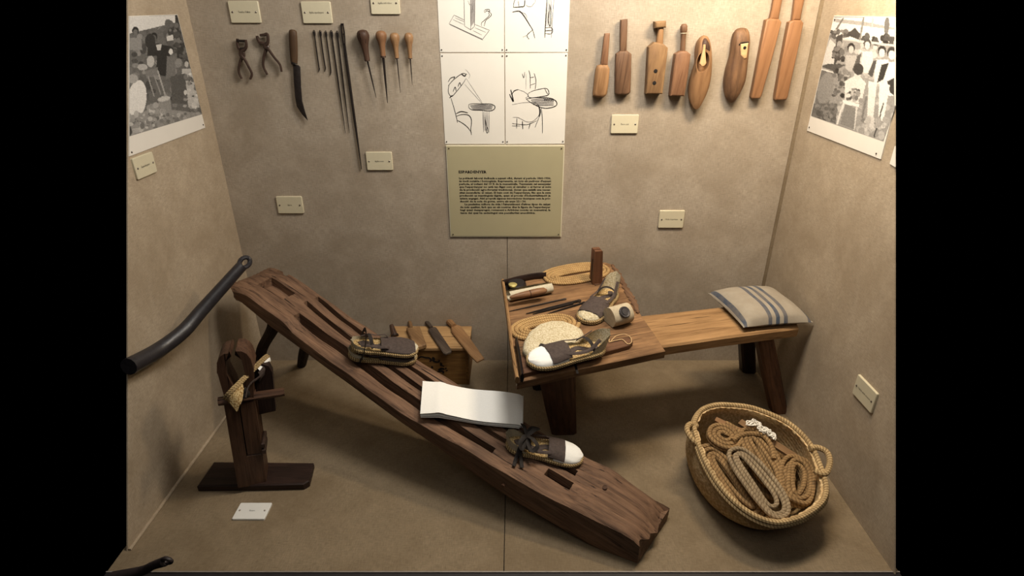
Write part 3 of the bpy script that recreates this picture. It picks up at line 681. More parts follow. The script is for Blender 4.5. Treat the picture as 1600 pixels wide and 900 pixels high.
# wooden beaters, lasts and paddles
Zw = zr(910, 0, 4.092); WG = 'wooden tools hung on the right of the back wall'
def wtool(name, label, cat, tip, parts):
    t = thing(name, label, cat, base_of(Zw, [tip]), WG)
    for nm, mat, pts, th, bev, back in parts: flat_tool(Zw, pts, th, bev, back).build(nm, mat, t, grain=(.1, 0, 1))
    return t
wtool('wooden_beater', 'smallest tan wooden beater, first right of the drawings', 'beater', (100, 618), [
    ('handle', 'wood_tool_red', [(141, 214), (175, 212), (168, 300), (160, 416), (116, 416), (130, 300)], .022, .004, .008),
    ('blade', 'wood_tool_tan', [(95, 420), (120, 412), (160, 415), (173, 440), (165, 530), (155, 600), (135, 619), (95, 621), (68, 610), (68, 590), (78, 500), (86, 440)], .036, .008, 0)])
wtool('wooden_beater', 'dark brown flat beater with a straight square handle', 'beater', (250, 605), [
    ('handle', 'wood_tool_brown', [(243, 127), (287, 121), (284, 230), (280, 332), (240, 332), (241, 230)], .022, .003, .006),
    ('blade', 'wood_tool_brown', [(213, 345), (240, 326), (282, 322), (312, 345), (309, 470), (305, 588), (290, 603), (222, 606), (208, 592), (209, 470)], .032, .006, 0)])
t = wtool('wooden_block', 'wooden block with two round holes and a square knob', 'block', (450, 598), [
    ('knob', 'wood_tool_ochre', [(458, 138), (530, 132), (530, 176), (460, 180)], .04, .004, .004),
    ('neck', 'wood_tool_tan', [(487, 175), (517, 175), (512, 290), (470, 290)], .026, .004, .010),
    ('body', 'wood_tool_ochre', [(420, 300), (458, 268), (515, 282), (541, 305), (524, 450), (506, 598), (402, 598), (411, 450)], .045, .004, 0)])
for hx, hy in ((468, 455), (460, 531)):
    c_ = ony(*Zw(hx, hy), YB - .045); rr = [[c_ + V((r_ * math.cos(a), d_, r_ * math.sin(a))) for a in np.linspace(0, 2 * math.pi, 13)[:-1]] for r_, d_ in ((.0075, .006), (.0075, -.0004), (.0066, -.0008))]
    MB().layers(rr, False, True).build('hole', 'recess_shade', t)  # dark disc on the uncut face, painted shade for the hole
t = wtool('wooden_beater', 'reddish beater with a round knob handle and white ring', 'beater', (600, 615), [
    ('blade', 'wood_tool_red', [(592, 345), (625, 326), (660, 326), (686, 346), (668, 480), (645, 613), (557, 611), (572, 480)], .045, .005, 0)])
A, B_ = ony(*Zw(650, 152), YB - .022), ony(*Zw(640, 335), YB - .022)
m = MB(); m.tube([A.lerp(B_, q) for q in (0, .03, .1, .2, .28, .32, .6, 1)], [.006, .010, .0135, .0135, .012, .010, .0095, .010], up=(0, 1, 0), n=12); m.build('handle', 'wood_tool_brown', t, grain=(0, 0, 1))
MB().tube([A.lerp(B_, .31), A.lerp(B_, .33)], .0113, up=(0, 1, 0), n=12).build('ring', 'plaque', t)

def dome(zoom, outline, t, hole=None, rim=.0):
    """rounded body from an outline; optional hollow (centre, rx, ry, depth) worked into the top"""
    P2 = wpts(zoom, outline, YB - t * .35); P2 = [(p.x, p.z) for p in catmull([(x, z, 0) for x, z in P2], 4, True)] if 0 else [(p[0], p[1]) for p in [(q.x, q.y) for q in catmull([(x, z, 0) for x, z in P2], 4, True)]]
    n = len(P2); cx = sum(p[0] for p in P2) / n; cz = sum(p[1] for p in P2) / n
    rings = []
    if hole:
        (hx, hy), rx, rz, dep = hole; c = ony(*zoom(hx, hy), YB - t * .8); cx, cz = c.x, c.z
    def hgt(f): return t * (.35 + .65 * math.sqrt(max(0, 1 - f ** 2.4)))
    rings.append([V((x, YB, z)) for x, z in [(cx + (x - cx) * .93, cz + (z - cz) * .93) for x, z in P2]])
    rings.append([V((x, YB - t * .35, z)) for x, z in P2])
    fr = [.98, .94, .87, .78, .66, .52, .36, .18, .05]
    if not hole:
        for f in fr: rings.append([V((cx + (x - cx) * f, YB - hgt(f), cz + (z - cz) * f)) for x, z in P2])
    else:
        ell = []
        for x, z in P2:
            a = math.atan2((z - cz) / rz, (x - cx) / rx); ell.append((cx + rx * math.cos(a), cz + rz * math.sin(a)))
        for f in (.98, .93, .85, .72, .55, .35, .15, 0):
            rings.append([V((e[0] + (p[0] - e[0]) * f, YB - hgt(f * .9) - (rim if f < .2 else 0), e[1] + (p[1] - e[1]) * f)) for p, e in zip(P2, ell)])
        for f, d_ in ((.9, .0), (.84, dep * .5), (.7, dep * .9), (.4, dep), (.08, dep)):
            rings.append([V((cx + (e[0] - cx) * f, YB - t - rim + d_, cz + (e[1] - cz) * f)) for e in ell])
    return MB().layers(rings)
t = thing('wooden_clog', 'hollow wooden clog with a scoop shaped tongue inside', 'clog', base_of(Zw, [(720, 695)]), WG)
dome(Zw, [(775, 225), (738, 258), (723, 330), (722, 400), (702, 465), (682, 540), (679, 630), (703, 688), (730, 696), (762, 650), (800, 560), (817, 460), (818, 340), (804, 252)], .055,
     ((764, 395), .0255, .0400, .03), .003).build('body', 'wood_clog', t, grain=(0, 0, 1))
dome(Zw, [(773, 228), (742, 260), (728, 325), (728, 368), (752, 352), (770, 300), (795, 305), (814, 348), (814, 300), (800, 255)], .060).build('heel', 'wood_handle_dark', t, grain=(0, 0, 1))
P_ = [ony(*Zw(*q), YB - .062) for q in ((780, 285), (776, 330), (772, 375), (770, 405), (768, 420))]
MB().tube(catmull(P_, 4), [.005, .006, .010, .013, .006], .006, up=(0, 1, 0), n=10).build('tongue', 'wood_pale', t, grain=(0, 0, 1))
t = thing('shoe_last', 'solid wooden shoe last with a pale heel patch', 'shoe last', base_of(Zw, [(950, 652)]), WG)
dome(Zw, [(1000, 180), (972, 200), (956, 260), (945, 350), (917, 450), (903, 540), (911, 612), (940, 652), (966, 652), (1002, 600), (1038, 520), (1054, 400), (1068, 260), (1060, 195), (1035, 178)], .055).build('body', 'wood_last', t, grain=(0, 0, 1))
flat_tool(Zw, [(1010, 282), (1060, 274), (1055, 330), (1050, 368), (1033, 380), (1010, 352)], .010, .003, .046).build('patch', 'wood_pale', t)
c_ = ony(*Zw(1038, 306), YB - .056); MB().layers([[c_ + V((r_ * math.cos(a), d_, r_ * math.sin(a))) for a in np.linspace(0, 2 * math.pi, 11)[:-1]] for r_, d_ in ((.006, .004), (.006, -.0004), (.0052, -.0008))], False, True).build('hole', 'recess_shade', t)  # patch hole is a dark disc too, its inner shade put in as colour
wtube(Zw, [(1002, 285), (1015, 275), (1040, 271), (1064, 270)], .053, .0018).build('joint', 'recess_shade', t)
for lb, pa, pb in (('long smooth wooden paddle beside the shoe last', [(1232, -95), (1290, -95), (1274, 0), (1262, 60), (1250, 128), (1195, 126), (1210, 60), (1220, 0)], [(1170, 127), (1196, 118), (1250, 122), (1266, 142), (1205, 380), (1141, 605), (1130, 628), (1082, 629), (1076, 618), (1120, 390)]),
                   ('long smooth wooden paddle nearest the right wall', [(1362, -95), (1428, -95), (1415, 0), (1402, 60), (1390, 132), (1338, 132), (1348, 60), (1355, 0)], [(1316, 142), (1346, 128), (1390, 128), (1406, 147), (1356, 390), (1306, 618), (1296, 637), (1230, 637), (1228, 618), (1268, 390)])):
    t = wtool('wooden_paddle', lb, 'paddle', pb[-3], [('handle', 'wood_tool_smooth', pa, .026, .006, .002), ('blade', 'wood_tool_smooth', pb, .032, .004, 0)])

# ================================================================== iron rods at the left
def rod(name, label, pts, rad, mat):
    P = catmull(pts, 8); tip = P[-1]; d = (P[-1] - P[-2]).normalized()
    t = thing(name, label, 'rod', pts[0], 'dark rods with an eyelet')
    MB().tube(P, rad, up=(.6, -.8, .2), n=12).build('shaft', mat, t)
    s = d.cross(V((.55, -.78, .3))).normalized(); r0 = rad[-1] if isinstance(rad, list) else rad
    c = tip + d * r0 * .75
    ring = [c + d * (r0 * 1.0 * math.cos(q)) + s * (r0 * .78 * math.sin(q)) for q in np.linspace(0, 2 * math.pi, 21)[:-1]]
    MB().tube(ring, r0 * .42, n=8, closed=True).build('eyelet', mat, t); return t
a = onx(201, 573, XL + .022); b = onx(378, 415, -.985); c1 = onx(286, 518, -1.125); c2 = onx(318, 482, -1.085)
c0 = onx(246, 548, -1.165)
rod('curved_rod', 'thick black curved rod with an eyelet jutting from the left wall', [a, c0, c1, c2, b], [.027, .026, .0245, .023, .020], 'black_rod')
q1 = onplane(258, 877, (0, 1.10, 0), V((0, 1, 0))); q0 = onplane(222, 892, (0, 1.13, 0), V((0, 1, 0))); q00 = V((-1.17, 1.14, .02)); q2 = q0.lerp(q1, .5) + V((0, 0, .003))
rod('small_rod', 'smaller dark rod with an eyelet crossing the front sill', [q00, q0, q2, q1], [.018, .014, .012, .014], 'grey_rod')

# ================================================================== beam bench
BO = V((.36, 1.205, 0)); AZ = math.radians(28); BD = V((-math.cos(AZ), math.sin(AZ), 0)); BN = V((BD.y, -BD.x, 0)); BW = .22
TS = [-.06, -.04, 0, .14, .256, .358, .494, .722, .925, 1.116, 1.25, 1.368, 1.435, 1.55, 1.65, 1.72]
TZ = [.07, .08, .103, .130, .147, .172, .205, .262, .322, .385, .43, .478, .505, .548, .565, .56]
BS = [-.06, .13, .448, .707, .956, 1.167, 1.336, 1.495, 1.645, 1.72]; BZ = [.004, .004, .092, .185, .265, .33, .388, .448, .505, .508]
def ztop(s): return float(np.interp(s, TS, TZ))
def zbot(s): return float(np.interp(s, BS, BZ))
def wnear(s): return float(np.interp(s, [-.06, .1, .4, .85, 1.1, 1.35, 1.72], [0, -.03, -.10, -.10, -.04, 0, 0]))
def BP(s, w, h=0): return BO + BD * s + BN * (w * BW) + V((0, 0, ztop(s) + h))
def proj(P):
    p = V(P) - CAM; zc = p.y * ca - p.z * sa; yc = -p.y * sa - p.z * ca; return np.array([CX + F * p.x / zc, CY + F * yc / zc])
def solveB(px, py, h=0):
    s, w_ = .8, .5
    for _ in range(60):
        e = 1e-4; f = proj(BP(s, w_, h)) - np.array([px, py])
        J = np.array([(proj(BP(s + e, w_, h)) - proj(BP(s - e, w_, h))) / (2 * e), (proj(BP(s, w_ + e, h)) - proj(BP(s, w_ - e, h))) / (2 * e)]).T
        st = np.clip(np.linalg.solve(J, f), -.1, .1); s -= st[0]; w_ -= st[1]
    return s, w_
def onbeam(px, py, h=0): return BP(*solveB(px, py, h), h)
bench = thing('beam_bench', 'long sloping beam bench of dark wood with lengthwise grooves', 'bench', BO + BD * .8 + BN * .11)
# grooves: (s0, s1, centre(s), width, depth) in beam coordinates
def skew(s, w0, s0=1.4): return w0 + .30 * (s - s0)
GR = [(.50, 1.375, lambda s: float(np.interp(s, [.5, .9, 1.15, 1.375], [.13, .19, .265, .285])), .115, .05),
      (.42, 1.405, lambda s: float(np.interp(s, [.42, .85, 1.18, 1.405], [.40, .455, .53, .62])), .085, .045),
      (.45, 1.400, lambda s: float(np.interp(s, [.45, .85, 1.18, 1.4], [.66, .70, .775, .86])), .085, .045),
      (.236, .326, lambda s: .30, .14, .08), (.243, .305, lambda s: .555, .095, .08)]
PITS = [(1.46, 1.585, .36, .65, .034), (1.558, 1.615, .88, 1.01, .02)]
def hcut(s, w_):
    h = 0
    for a0, a1, cf, wd, dp in GR:
        if a0 <= s <= a1 and abs(w_ - cf(s)) < wd / 2: h = max(h, min(dp + .02, (ztop(s) - zbot(s)) * .85))
    for a0, a1, w0, w1, dp in PITS:
        if a0 <= s <= a1 and w0 <= w_ <= w1: h = max(h, dp * min(1, .35 + 1.2 * (w_ - w0) / (w1 - w0)))
    return h
ss = list(np.arange(-.02, 1.681, .02))
for a0, a1, *_r in GR: ss += [a0 - 1e-4, a0 + 1e-4, a1 - 1e-4, a1 + 1e-4]
for a0, a1, *_r in PITS: ss += [a0 - 1e-4, a0 + 1e-4, a1 - 1e-4, a1 + 1e-4]
ss = sorted(ss)
def rag(w_): return .008 * math.sin(9 * w_ + 1) + .006 * math.sin(23 * w_) - .02 * w_
wn = 0
rows = []
for s in ss:
    ed = set()
    cols = []
    base = []
    for a0, a1, cf, wd, dp in GR[:3]:
        c_ = cf(min(max(s, a0), a1)); base += [c_ - wd / 2 - .004, c_ - wd / 2 + .004, c_ + wd / 2 - .004, c_ + wd / 2 + .004]
    g1 = base
    segs = [wnear(s)] + g1 + [1.0]
    cols = []
    for i in range(len(segs) - 1):
        k = 1 if i in (1, 3, 5, 7, 9, 11) else 6
        for j in range(k): cols.append(segs[i] + (segs[i + 1] - segs[i]) * j / k)
    cols.append(1.0)
    wn = len(cols); row = []
    # end shaping: rounded head corners, ragged foot
    for j, w_ in enumerate(cols):
        wf = (w_ - wnear(s)) / (1 - wnear(s)); se = s
        if s > 1.45:
            lim = 1.735 - .15 * abs(wf - .5) ** 3 * 8 * (.62 if wf > .5 else 1.0) * .7; se = min(s, 1.45 + (s - 1.45) / (1.68 - 1.45) * (lim - 1.45))
        if s < .1: se = s + rag(wf) * (1 - (s + .02) / .12)
        z = ztop(se)
        edge = min(wf, 1 - wf)
        ch = .007 * max(0, 1 - wf / .06) ** 1.6 + .010 * max(0, 1 - (1 - wf) / .06) ** 1.5
        if wf < .26 and .6 < s < 1.37: ch += .015 * min(1, (1.37 - s) / .03, (s - .6) / .2)
        if s > 1.6: ch += .012 * ((s - 1.6) / .08) ** 2
        if s < .06: ch += .008 * (1 - (s + .02) / .08) ** 2
        if s < .15: ch += .045 * wf * (1 - (s + .02) / .17)
        row.append(BO + BD * se + BN * (w_ * BW) + V((0, 0, z - ch - hcut(s, w_) + .0015 * math.sin(37 * s + 9 * w_) + .001 * math.sin(80 * w_ + 5 * s))))
    rows.append(row)
m = MB(); m.grid(rows)
# sides, underside and ends
def under(row, s):
    zb = zbot(s); out = []
    for j in (0, -1):
        p = row[j]; out.append(V((p.x, p.y, 0)))
    return out, zb
near_m = []; near_b = []; far_b = []; far_m = []
for row, s in zip(rows, ss):
    (a_, b_), zb = under(row, s); th = row[0].z - zb
    near_m.append(V((a_.x, a_.y, zb + th * .45)) - BN * .003); near_b.append(V((a_.x, a_.y, zb)) + BN * .004)
    far_m.append(V((b_.x, b_.y, zb + th * .5)) + BN * .004); far_b.append(V((b_.x, b_.y, zb)) - BN * .012)
m.grid([[r[0] for r in rows], near_m, near_b, [p.lerp(q, .5) - V((0, 0, 0)) for p, q in zip(near_b, far_b)], far_b, far_m, [r[-1] for r in rows]])
for k in (0, -1):
    ring = list(rows[k]); bot = [near_m[k], near_b[k]]; nb = len(ring)
    low = [near_b[k].lerp(far_b[k], j / (nb - 1)) for j in range(nb)]; low[0] = near_b[k]; low[-1] = far_b[k]
    mid = [near_m[k].lerp(far_m[k], j / (nb - 1)) for j in range(nb)]; mid[0] = near_m[k]; mid[-1] = far_m[k]
    m.grid([ring, mid, low] if k == -1 else [low, mid, ring])
m.build('beam', 'wood_beam', bench, grain=(BD + V((0, 0, .32))), smooth=40)
# legs: crooked branches
f1 = onz(404, 588, .0); f2 = onz(471, 571, 0)
l1 = [BP(1.50, .30, -.06), BP(1.50, .20, -.13), f1.lerp(BP(1.5, .2, -.06), .45) + V((-.006, 0, 0)), f1 + V((0, 0, .0))]
MB().tube(catmull(l1, 6), [.026, .025, .022, .022, .018], n=10).build('leg', 'wood_beam_leg', bench, grain=(0, 0, 1))
l2 = [BP(1.42, .80, -.06), BP(1.42, .86, -.12), f2.lerp(BP(1.42, .86, -.06), .35), f2]
MB().tube(catmull(l2, 6), [.028, .026, .024, .024, .020], n=10).build('leg', 'wood_beam_leg', bench, grain=(0, 0, 1))
pg = BO + BD * .434 + BN * (-.118 * BW) + V((0, 0, .135)); MB().tube([pg + BN * .03, pg - BN * .006], [.008, .007], n=8).build('peg', 'wood_table_leg', bench)
kn = BP(.144, .556, .0005); MB().tube([kn - V((0, 0, .01)), kn + V((0, 0, .0015))], [.012, .010], .008, up=BD, n=10).build('knot', 'wood_handle_dark', bench)

# ================================================================== clamp stand
FLc = [(307.5, 759), (480, 757.5), (490, 722.5), (334, 721)]
P = [onz(x, y, .028) for x, y in FLc]; c_ = sum(P, V()) / 4
stand = thing('clamp_stand', 'small dark wooden clamp stand on a plank base', 'clamp', V((c_.x, c_.y, 0)))
def poly_slab(P, z0, z1, bev, mat, nm, parent, grain):
    p2 = [(p.x, p.y) for p in P]
    if sum(p2[i][0] * p2[(i + 1) % len(p2)][1] - p2[(i + 1) % len(p2)][0] * p2[i][1] for i in range(len(p2))) < 0: p2 = p2[::-1]
    rings = [[V((x, y, z)) for x, y in offset_poly(p2, ins)] for ins, z in ((bev, z0), (0, z0 + bev), (0, z1 - bev), (bev, z1))]
    return MB().layers(rings).build(nm, mat, parent, grain=grain)
p = P; rp = [p[0], p[0].lerp(p[1], .5), p[1] + V((-.016, .004, 0)), p[1] + V((0, .02, 0)), p[2], p[3]]
poly_slab(rp, 0, .028, .004, 'wood_clamp_dark', 'base', stand, (1, 0, 0))
# post: leans to the right; frame with z up the post
pb = onz(396, 744, .028); pt_ = ony(365, 541, pb.y + .015)
PZ = (pt_ - pb).normalized(); PX = V((.955, .295, 0)); PX = (PX - PZ * PX.dot(PZ)).normalized(); PY = PZ.cross(PX); HP = (pt_ - pb).length
PM = Matrix((PX, PY, PZ)).transposed().to_4x4(); PM.translation = pb
def loc(x, y, z): return PM @ V((x, y, z))
# lower block
hw, hd = .046, .042
def pblock(x0, x1, y0, y1, z0, z1, bev=.004, tx=0):
    p2 = [(x0, y0), (x1, y0), (x1, y1), (x0, y1)]
    return MB().layers([[loc(x + tx * (z - z0), y, z) for x, y in offset_poly(p2, i)] for i, z in ((0, z0), (0, z1 - bev), (bev, z1))])
pblock(-hw, -.004, -hd, hd, -.006, .36).build('post', 'wood_clamp', stand, grain=PZ)
pblock(.0, hw, -hd, hd, .13, .36).build('jaw_foot', 'wood_clamp', stand, grain=PZ)
pblock(-.004, hw, -hd, hd, -.006, .127).build('post_foot', 'wood_clamp', stand, grain=PZ)
def jaw(sx, top, lean):
    """arched jaw: thick slab, rounded top, curving outwards then in"""
    prof = [(0.004, .34), (.012, .40), (.030, .45), (.026, .50), (.008, .535), (.004, top - .012), (.010, top), (.030, top - .002), (.046, top - .012), (.058, top - .032), (.064, top - .07), (.062, .46), (.050, .36), (.046, .34)]
    r0 = [loc(sx * x * .8 + lean, -hd, z) for x, z in prof]; r1 = [loc(sx * x * .8 + lean, hd, z) for x, z in prof]
    ri = [loc(sx * x + lean, -hd + .006, z) for x, z in prof]; 
    return MB().layers([r0, r1])
jaw(-1, HP + .0, 0).build('jaw', 'wood_clamp', stand, grain=PZ)
jaw(1, HP + .004, .004).build('jaw', 'wood_clamp', stand, grain=PZ)
for z0 in (.13, .155): pblock(hw, hw + .012, -hd - .006, hd * .6, z0, z0 + .018).build('hinge_strap', 'iron_brown', stand, grain=PX)
# wedge bar through the post and cheek plate beside it
bar_a, bar_b = loc(-.062, -hd + .005, .352), loc(.135, -hd + .02, .352)
m = MB(); dxy = (bar_b - bar_a).normalized(); 
m.tube([bar_a, bar_a.lerp(bar_b, .06), bar_a.lerp(bar_b, .96), bar_b], [.014, .016, .014, .012], .014, up=(0, 0, 1), n=6); m.build('wedge_bar', 'wood_clamp', stand, grain=dxy)
ck = [(.046, .255), (.098, .262), (.102, .415), (.094, .440), (.076, .450), (.050, .446)]
MB().layers([[loc(x, y, z) for x, z in ck] for y in (.004, .036)]).build('cheek', 'wood_clamp_dark', stand, grain=PZ)

# ================================================================== crate behind the beam
CZ = .195
cr = thing('wooden_crate', 'small wooden crate with stencilled scrolls on its front', 'crate', V((-.37, 2.22, 0)))
cx0, cx1, cy0, cy1 = -.55, -.203, 2.135, 2.325
fb = MB().box((cx0, cy0, .0), (cx1 - .012, cy0 + .014, CZ - .014)).build('front_board', 'wood_crate', cr, grain=(1, 0, 0), smooth=0)
MB().box((cx0, cy1 - .014, 0), (cx1 - .012, cy1, CZ - .014)).build('back_board', 'wood_crate', cr, grain=(1, 0, 0), smooth=0)
MB().box((cx1 - .012, cy0 - .002, 0), (cx1, cy1, CZ - .014)).build('end_board', 'wood_crate', cr, grain=(0, 1, 0), smooth=0)
MB().box((cx0 - .012, cy0 - .002, 0), (cx0, cy1, CZ - .014)).build('end_board', 'wood_crate', cr, grain=(0, 1, 0), smooth=0)
for k, (a0, a1) in enumerate(((cy0 - .006, cy0 + .095), (cy0 + .097, cy1))):
    MB().layers([[V((x, y, z)) for x, y in offset_poly([(cx0 - .014, a0), (cx1 + .004, a0), (cx1 + .004, a1), (cx0 - .014, a1)], i)] for i, z in ((0, CZ - .013), (0, CZ - .002), (.002, CZ))]).build('lid_board', 'wood_crate_lid', cr, grain=(1, 0, 0))
Zc = zr(590, 480, 6.92); m = MB(); pl = lambda x, y: ony(x, y, cy0)
for st, wd in (([(440, 555), (470, 535), (520, 545), (560, 550), (580, 575), (560, 585)], 4), ([(590, 560), (600, 545), (612, 560), (600, 575), (625, 590), (660, 590), (668, 570)], 4.5), ([(672, 600), (690, 612), (685, 625), (720, 640)], 4.5), ([(655, 680), (690, 665), (725, 670)], 5), ([(640, 700), (690, 690), (720, 700)], 4), ([(730, 660), (745, 665)], 5), ([(735, 690), (760, 680)], 3), ([(580, 640), (600, 655)], 5), ([(700, 712), (720, 705)], 4)):
    ribbon_px(m, [Zc(*q) for q in st], wd, pl, NB, .0006)
m.build('stencil', 'ink', fb, smooth=0)['kind'] = 'stuff'
CG = 'tools lying on the crate'
def lying(name, label, cat, pieces, z=CZ):
    """pieces: (part, material, px outline, thickness, z offset) laid on the lid"""
    t = None
    for nm, mat, pts, th, zo in pieces:
        P = [onz(*Zc(*q), z + zo + th * .7) for q in pts]; p2 = [(q.x, q.y) for q in P]
        if t is None: t = thing(name, label, cat, V((sum(q[0] for q in p2) / len(p2), sum(q[1] for q in p2) / len(p2), z)), CG)
        if sum(p2[i][0] * p2[(i + 1) % len(p2)][1] - p2[(i + 1) % len(p2)][0] * p2[i][1] for i in range(len(p2))) < 0: p2 = p2[::-1]
        b = min(.004, th * .25); e = P[len(P) // 2] - P[0]
        MB().layers([[V((x, y, zz)) for x, y in offset_poly(p2, i)] for i, zz in ((b, z + zo + .0006), (0, z + zo + b), (0, z + zo + th - b), (b, z + zo + th))]).build(nm, mat, t, grain=e)
    return t
def rod_on(t, nm, mat, a, b, ra, rb_, zo, z=CZ):
    A, B_ = onz(*Zc(*a), z + zo), onz(*Zc(*b), z + zo); MB().tube([A, A.lerp(B_, .05), A.lerp(B_, .5), B_], [ra * .7, ra, ra, rb_], n=10).build(nm, mat, t, grain=B_ - A)
t = lying('wooden_beater', 'broad pale wooden paddle on the crate, half under the shoes', 'beater', [('blade', 'wood_tool_ochre', [(310, 235), (455, 215), (528, 410), (440, 440), (395, 430)], .022, 0)])
rod_on(t, 'handle', 'wood_tool_ochre', (335, 112), (365, 232), .009, .009, .014)
t = lying('wooden_rasp', 'narrow dark grey rasp lying across the crate front', 'rasp', [('blade', 'wood_file', [(548, 238), (610, 215), (635, 222), (800, 465), (795, 485), (735, 505), (712, 498), (552, 262)], .014, 0)])
rod_on(t, 'handle', 'wood_file', (495, 118), (585, 225), .010, .009, .012)
t = lying('wooden_paddle', 'long golden brown paddle overhanging the crate right end', 'paddle', [('blade', 'wood_tool_tan', [(792, 215), (835, 188), (900, 205), (1010, 350), (1152, 555), (1075, 592), (1000, 520), (880, 370), (800, 265)], .014, 0)])
rod_on(t, 'handle', 'wood_tool_tan', (735, 112), (825, 205), .016, .013, .015)
t = thing('tool_handle', 'short dark wooden handle standing at the crate back left', 'handle', onz(*Zc(190, 320), CZ), CG)
A, B_ = onz(*Zc(188, 318), CZ), ony(*Zc(148, 192), 2.27); MB().tube([A, A.lerp(B_, .3), A.lerp(B_, .85), B_], [.017, .014, .011, .009], n=10).build('grip', 'wood_handle_dark', t, grain=B_ - A)
MB().tube([A + V((0, 0, .0005)), A.lerp(B_, .12)], [.0185, .018], n=10).build('collar', 'iron', t)

# ================================================================== cobbler's workbench
tA, tB, tC = onz(808, 597, .47), onz(1040, 548, .47), onz(785, 440, .52)
TNm = (tB - tA).cross(tC - tA).normalized()
TX = (tB - tA).normalized(); TY = TNm.cross(TX)
def T(px, py, h=0): return onplane(px, py, tA + TNm * h, TNm)
def T2(p): d = p - tA; return (d.dot(TX), d.dot(TY))
def TP(x, y, h=0): return tA + TX * x + TY * y + TNm * h
def on_table(pts, rings):
    """px outline traced on the table plane; rings = (inset, height)"""
    p2 = [T2(T(*q)) for q in pts]
    if sum(p2[i][0] * p2[(i + 1) % len(p2)][1] - p2[(i + 1) % len(p2)][0] * p2[i][1] for i in range(len(p2))) < 0: p2 = p2[::-1]
    return MB().layers([[TP(x, y, h) for x, y in offset_poly(p2, i)] for i, h in rings])
wbn = thing('work_bench', 'cobbler work bench: square table board joined to a plank seat', 'workbench', V((.55, 1.9, 0)))
TOPL = [(808, 597), (900, 577.5), (1040, 548), (1022, 521), (1003, 494), (990, 470), (977, 443), (966, 424), (957, 413), (945, 409.5), (880, 418.5), (785, 440), (793, 490), (800, 545)]
on_table(TOPL, [(.006, -.034), (0, -.03), (0, -.003), (.003, 0)]).build('table_board', 'wood_table', wbn, grain=TX)
Zt = zr(770, 380, 3.75)
# ragged bark edge on the right
pe = [T(*Zt(*q), .003) for q in ((700, 130), (735, 180), (770, 245), (800, 300), (830, 350), (850, 410))]
MB().tube([p + V((.004 * math.sin(9 * i), .004 * math.cos(7 * i), 0)) for i, p in enumerate(catmull(pe, 5))], [.006, .012, .010, .014, .012, .006], .005, up=TNm, n=7).build('bark_edge', 'wood_tool_brown', wbn, grain=TY)
# left lip and back rail
lp = [T(*q, .012) for q in ((785.5, 440), (793, 490), (800, 545), (808, 594))]
MB().tube(catmull(lp, 4), .007, .014, up=TNm, n=8).build('lip', 'wood_seat', wbn, grain=TY)
bk = [T(*Zt(*q), .014) for q in ((58, 236), (150, 212), (240, 194), (312, 190))]
MB().tube(catmull(bk, 4), .005, .016, up=TNm, n=8).build('back_rail', 'wood_clamp_dark', wbn, grain=TX)
# front slit (a saw cut) and the seat
MB().tube([T(*Zt(482, 705), .0006), T(*Zt(497, 765), .0006)], .004, .0008, up=TNm, n=6).build('saw_cut', 'recess_shade', wbn)
SZ = .437
sp = [onz(985, 548.0, SZ), onz(1035, 541, SZ), onz(1130, 527.0, SZ), onz(1249, 511.5, SZ), onz(1236, 478, SZ), onz(1135, 478.5, SZ), onz(1003, 493, SZ), onz(960, 497, SZ)]
p2 = [(p.x, p.y) for p in sp]
if sum(p2[i][0] * p2[(i + 1) % 8][1] - p2[(i + 1) % 8][0] * p2[i][1] for i in range(8)) < 0: p2 = p2[::-1]
MB().layers([[V((x, y, z)) for x, y in offset_poly(p2, i)] for i, z in ((.008, SZ - .045), (.002, SZ - .04), (0, SZ - .008), (.006, SZ))]).build('seat', 'wood_seat', wbn, grain=sp[2] - sp[1])
def leg(a, b, w0, w1, d0, d1, mat, parent=wbn):
    """square tapering leg from foot a to head b"""
    z = (b - a).normalized(); x = V((1, .12, 0)); x = (x - z * x.dot(z)).normalized(); y = z.cross(x)
    def sec(c, w_, d_, k): return [c + x * (sx * w_ - sx * k * (abs(sy) == 1) * 0) + y * (sy * d_) for sx, sy in ((-1, -.7), (-.7, -1), (.7, -1), (1, -.7), (1, .7), (.7, 1), (-.7, 1), (-1, .7))]
    f0 = sec(a, w0, d0, 0); f0 = [V((p.x, p.y, max(0, 0 * p.z))) for p in f0]
    MB().layers([f0, sec(a.lerp(b, .5), (w0 + w1) / 2, (d0 + d1) / 2, 0), sec(b, w1, d1, 0)]).build('leg', mat, parent, grain=z)
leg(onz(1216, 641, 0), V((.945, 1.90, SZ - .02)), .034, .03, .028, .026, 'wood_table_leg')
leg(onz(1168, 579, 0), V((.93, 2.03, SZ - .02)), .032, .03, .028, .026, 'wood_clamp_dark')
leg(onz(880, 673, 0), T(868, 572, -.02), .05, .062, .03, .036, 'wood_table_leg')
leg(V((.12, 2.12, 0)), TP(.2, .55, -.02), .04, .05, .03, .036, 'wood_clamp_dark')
# slotted post let into the board
po = thing('slotted_post', 'upright reddish wooden post with a slit, standing in the table', 'post', T(930, 442))
pz = T(931, 441); pt_ = pz + V((-.005, -.012, .145)); PZ2 = (pt_ - pz).normalized()
for dy in (-1, 1):
    PX2 = V((.97, .24, 0)).normalized(); PY2 = PZ2.cross(PX2).normalized(); c0 = pz + PY2 * (.011 * dy)
    rr = [[c0 + PZ2 * z + PX2 * (sx * wv) + PY2 * (sy * .0085) for sx, sy in ((-1, -1), (1, -1), (1, 1), (-1, 1))] for z, wv in ((-.01, .021), (.0, .021), (.148, .0165), (.151, .0145))]
    MB().layers(rr).build('prong', 'wood_post', po, grain=PZ2)
rr = [[pz + PZ2 * z + PX2 * (sx * .0205) + PY2 * (sy * .004) for sx, sy in ((-1, -1), (1, -1), (1, 1), (-1, 1))] for z in (-.01, .11)]
MB().layers(rr).build('web', 'wood_clamp_dark', po, grain=PZ2)
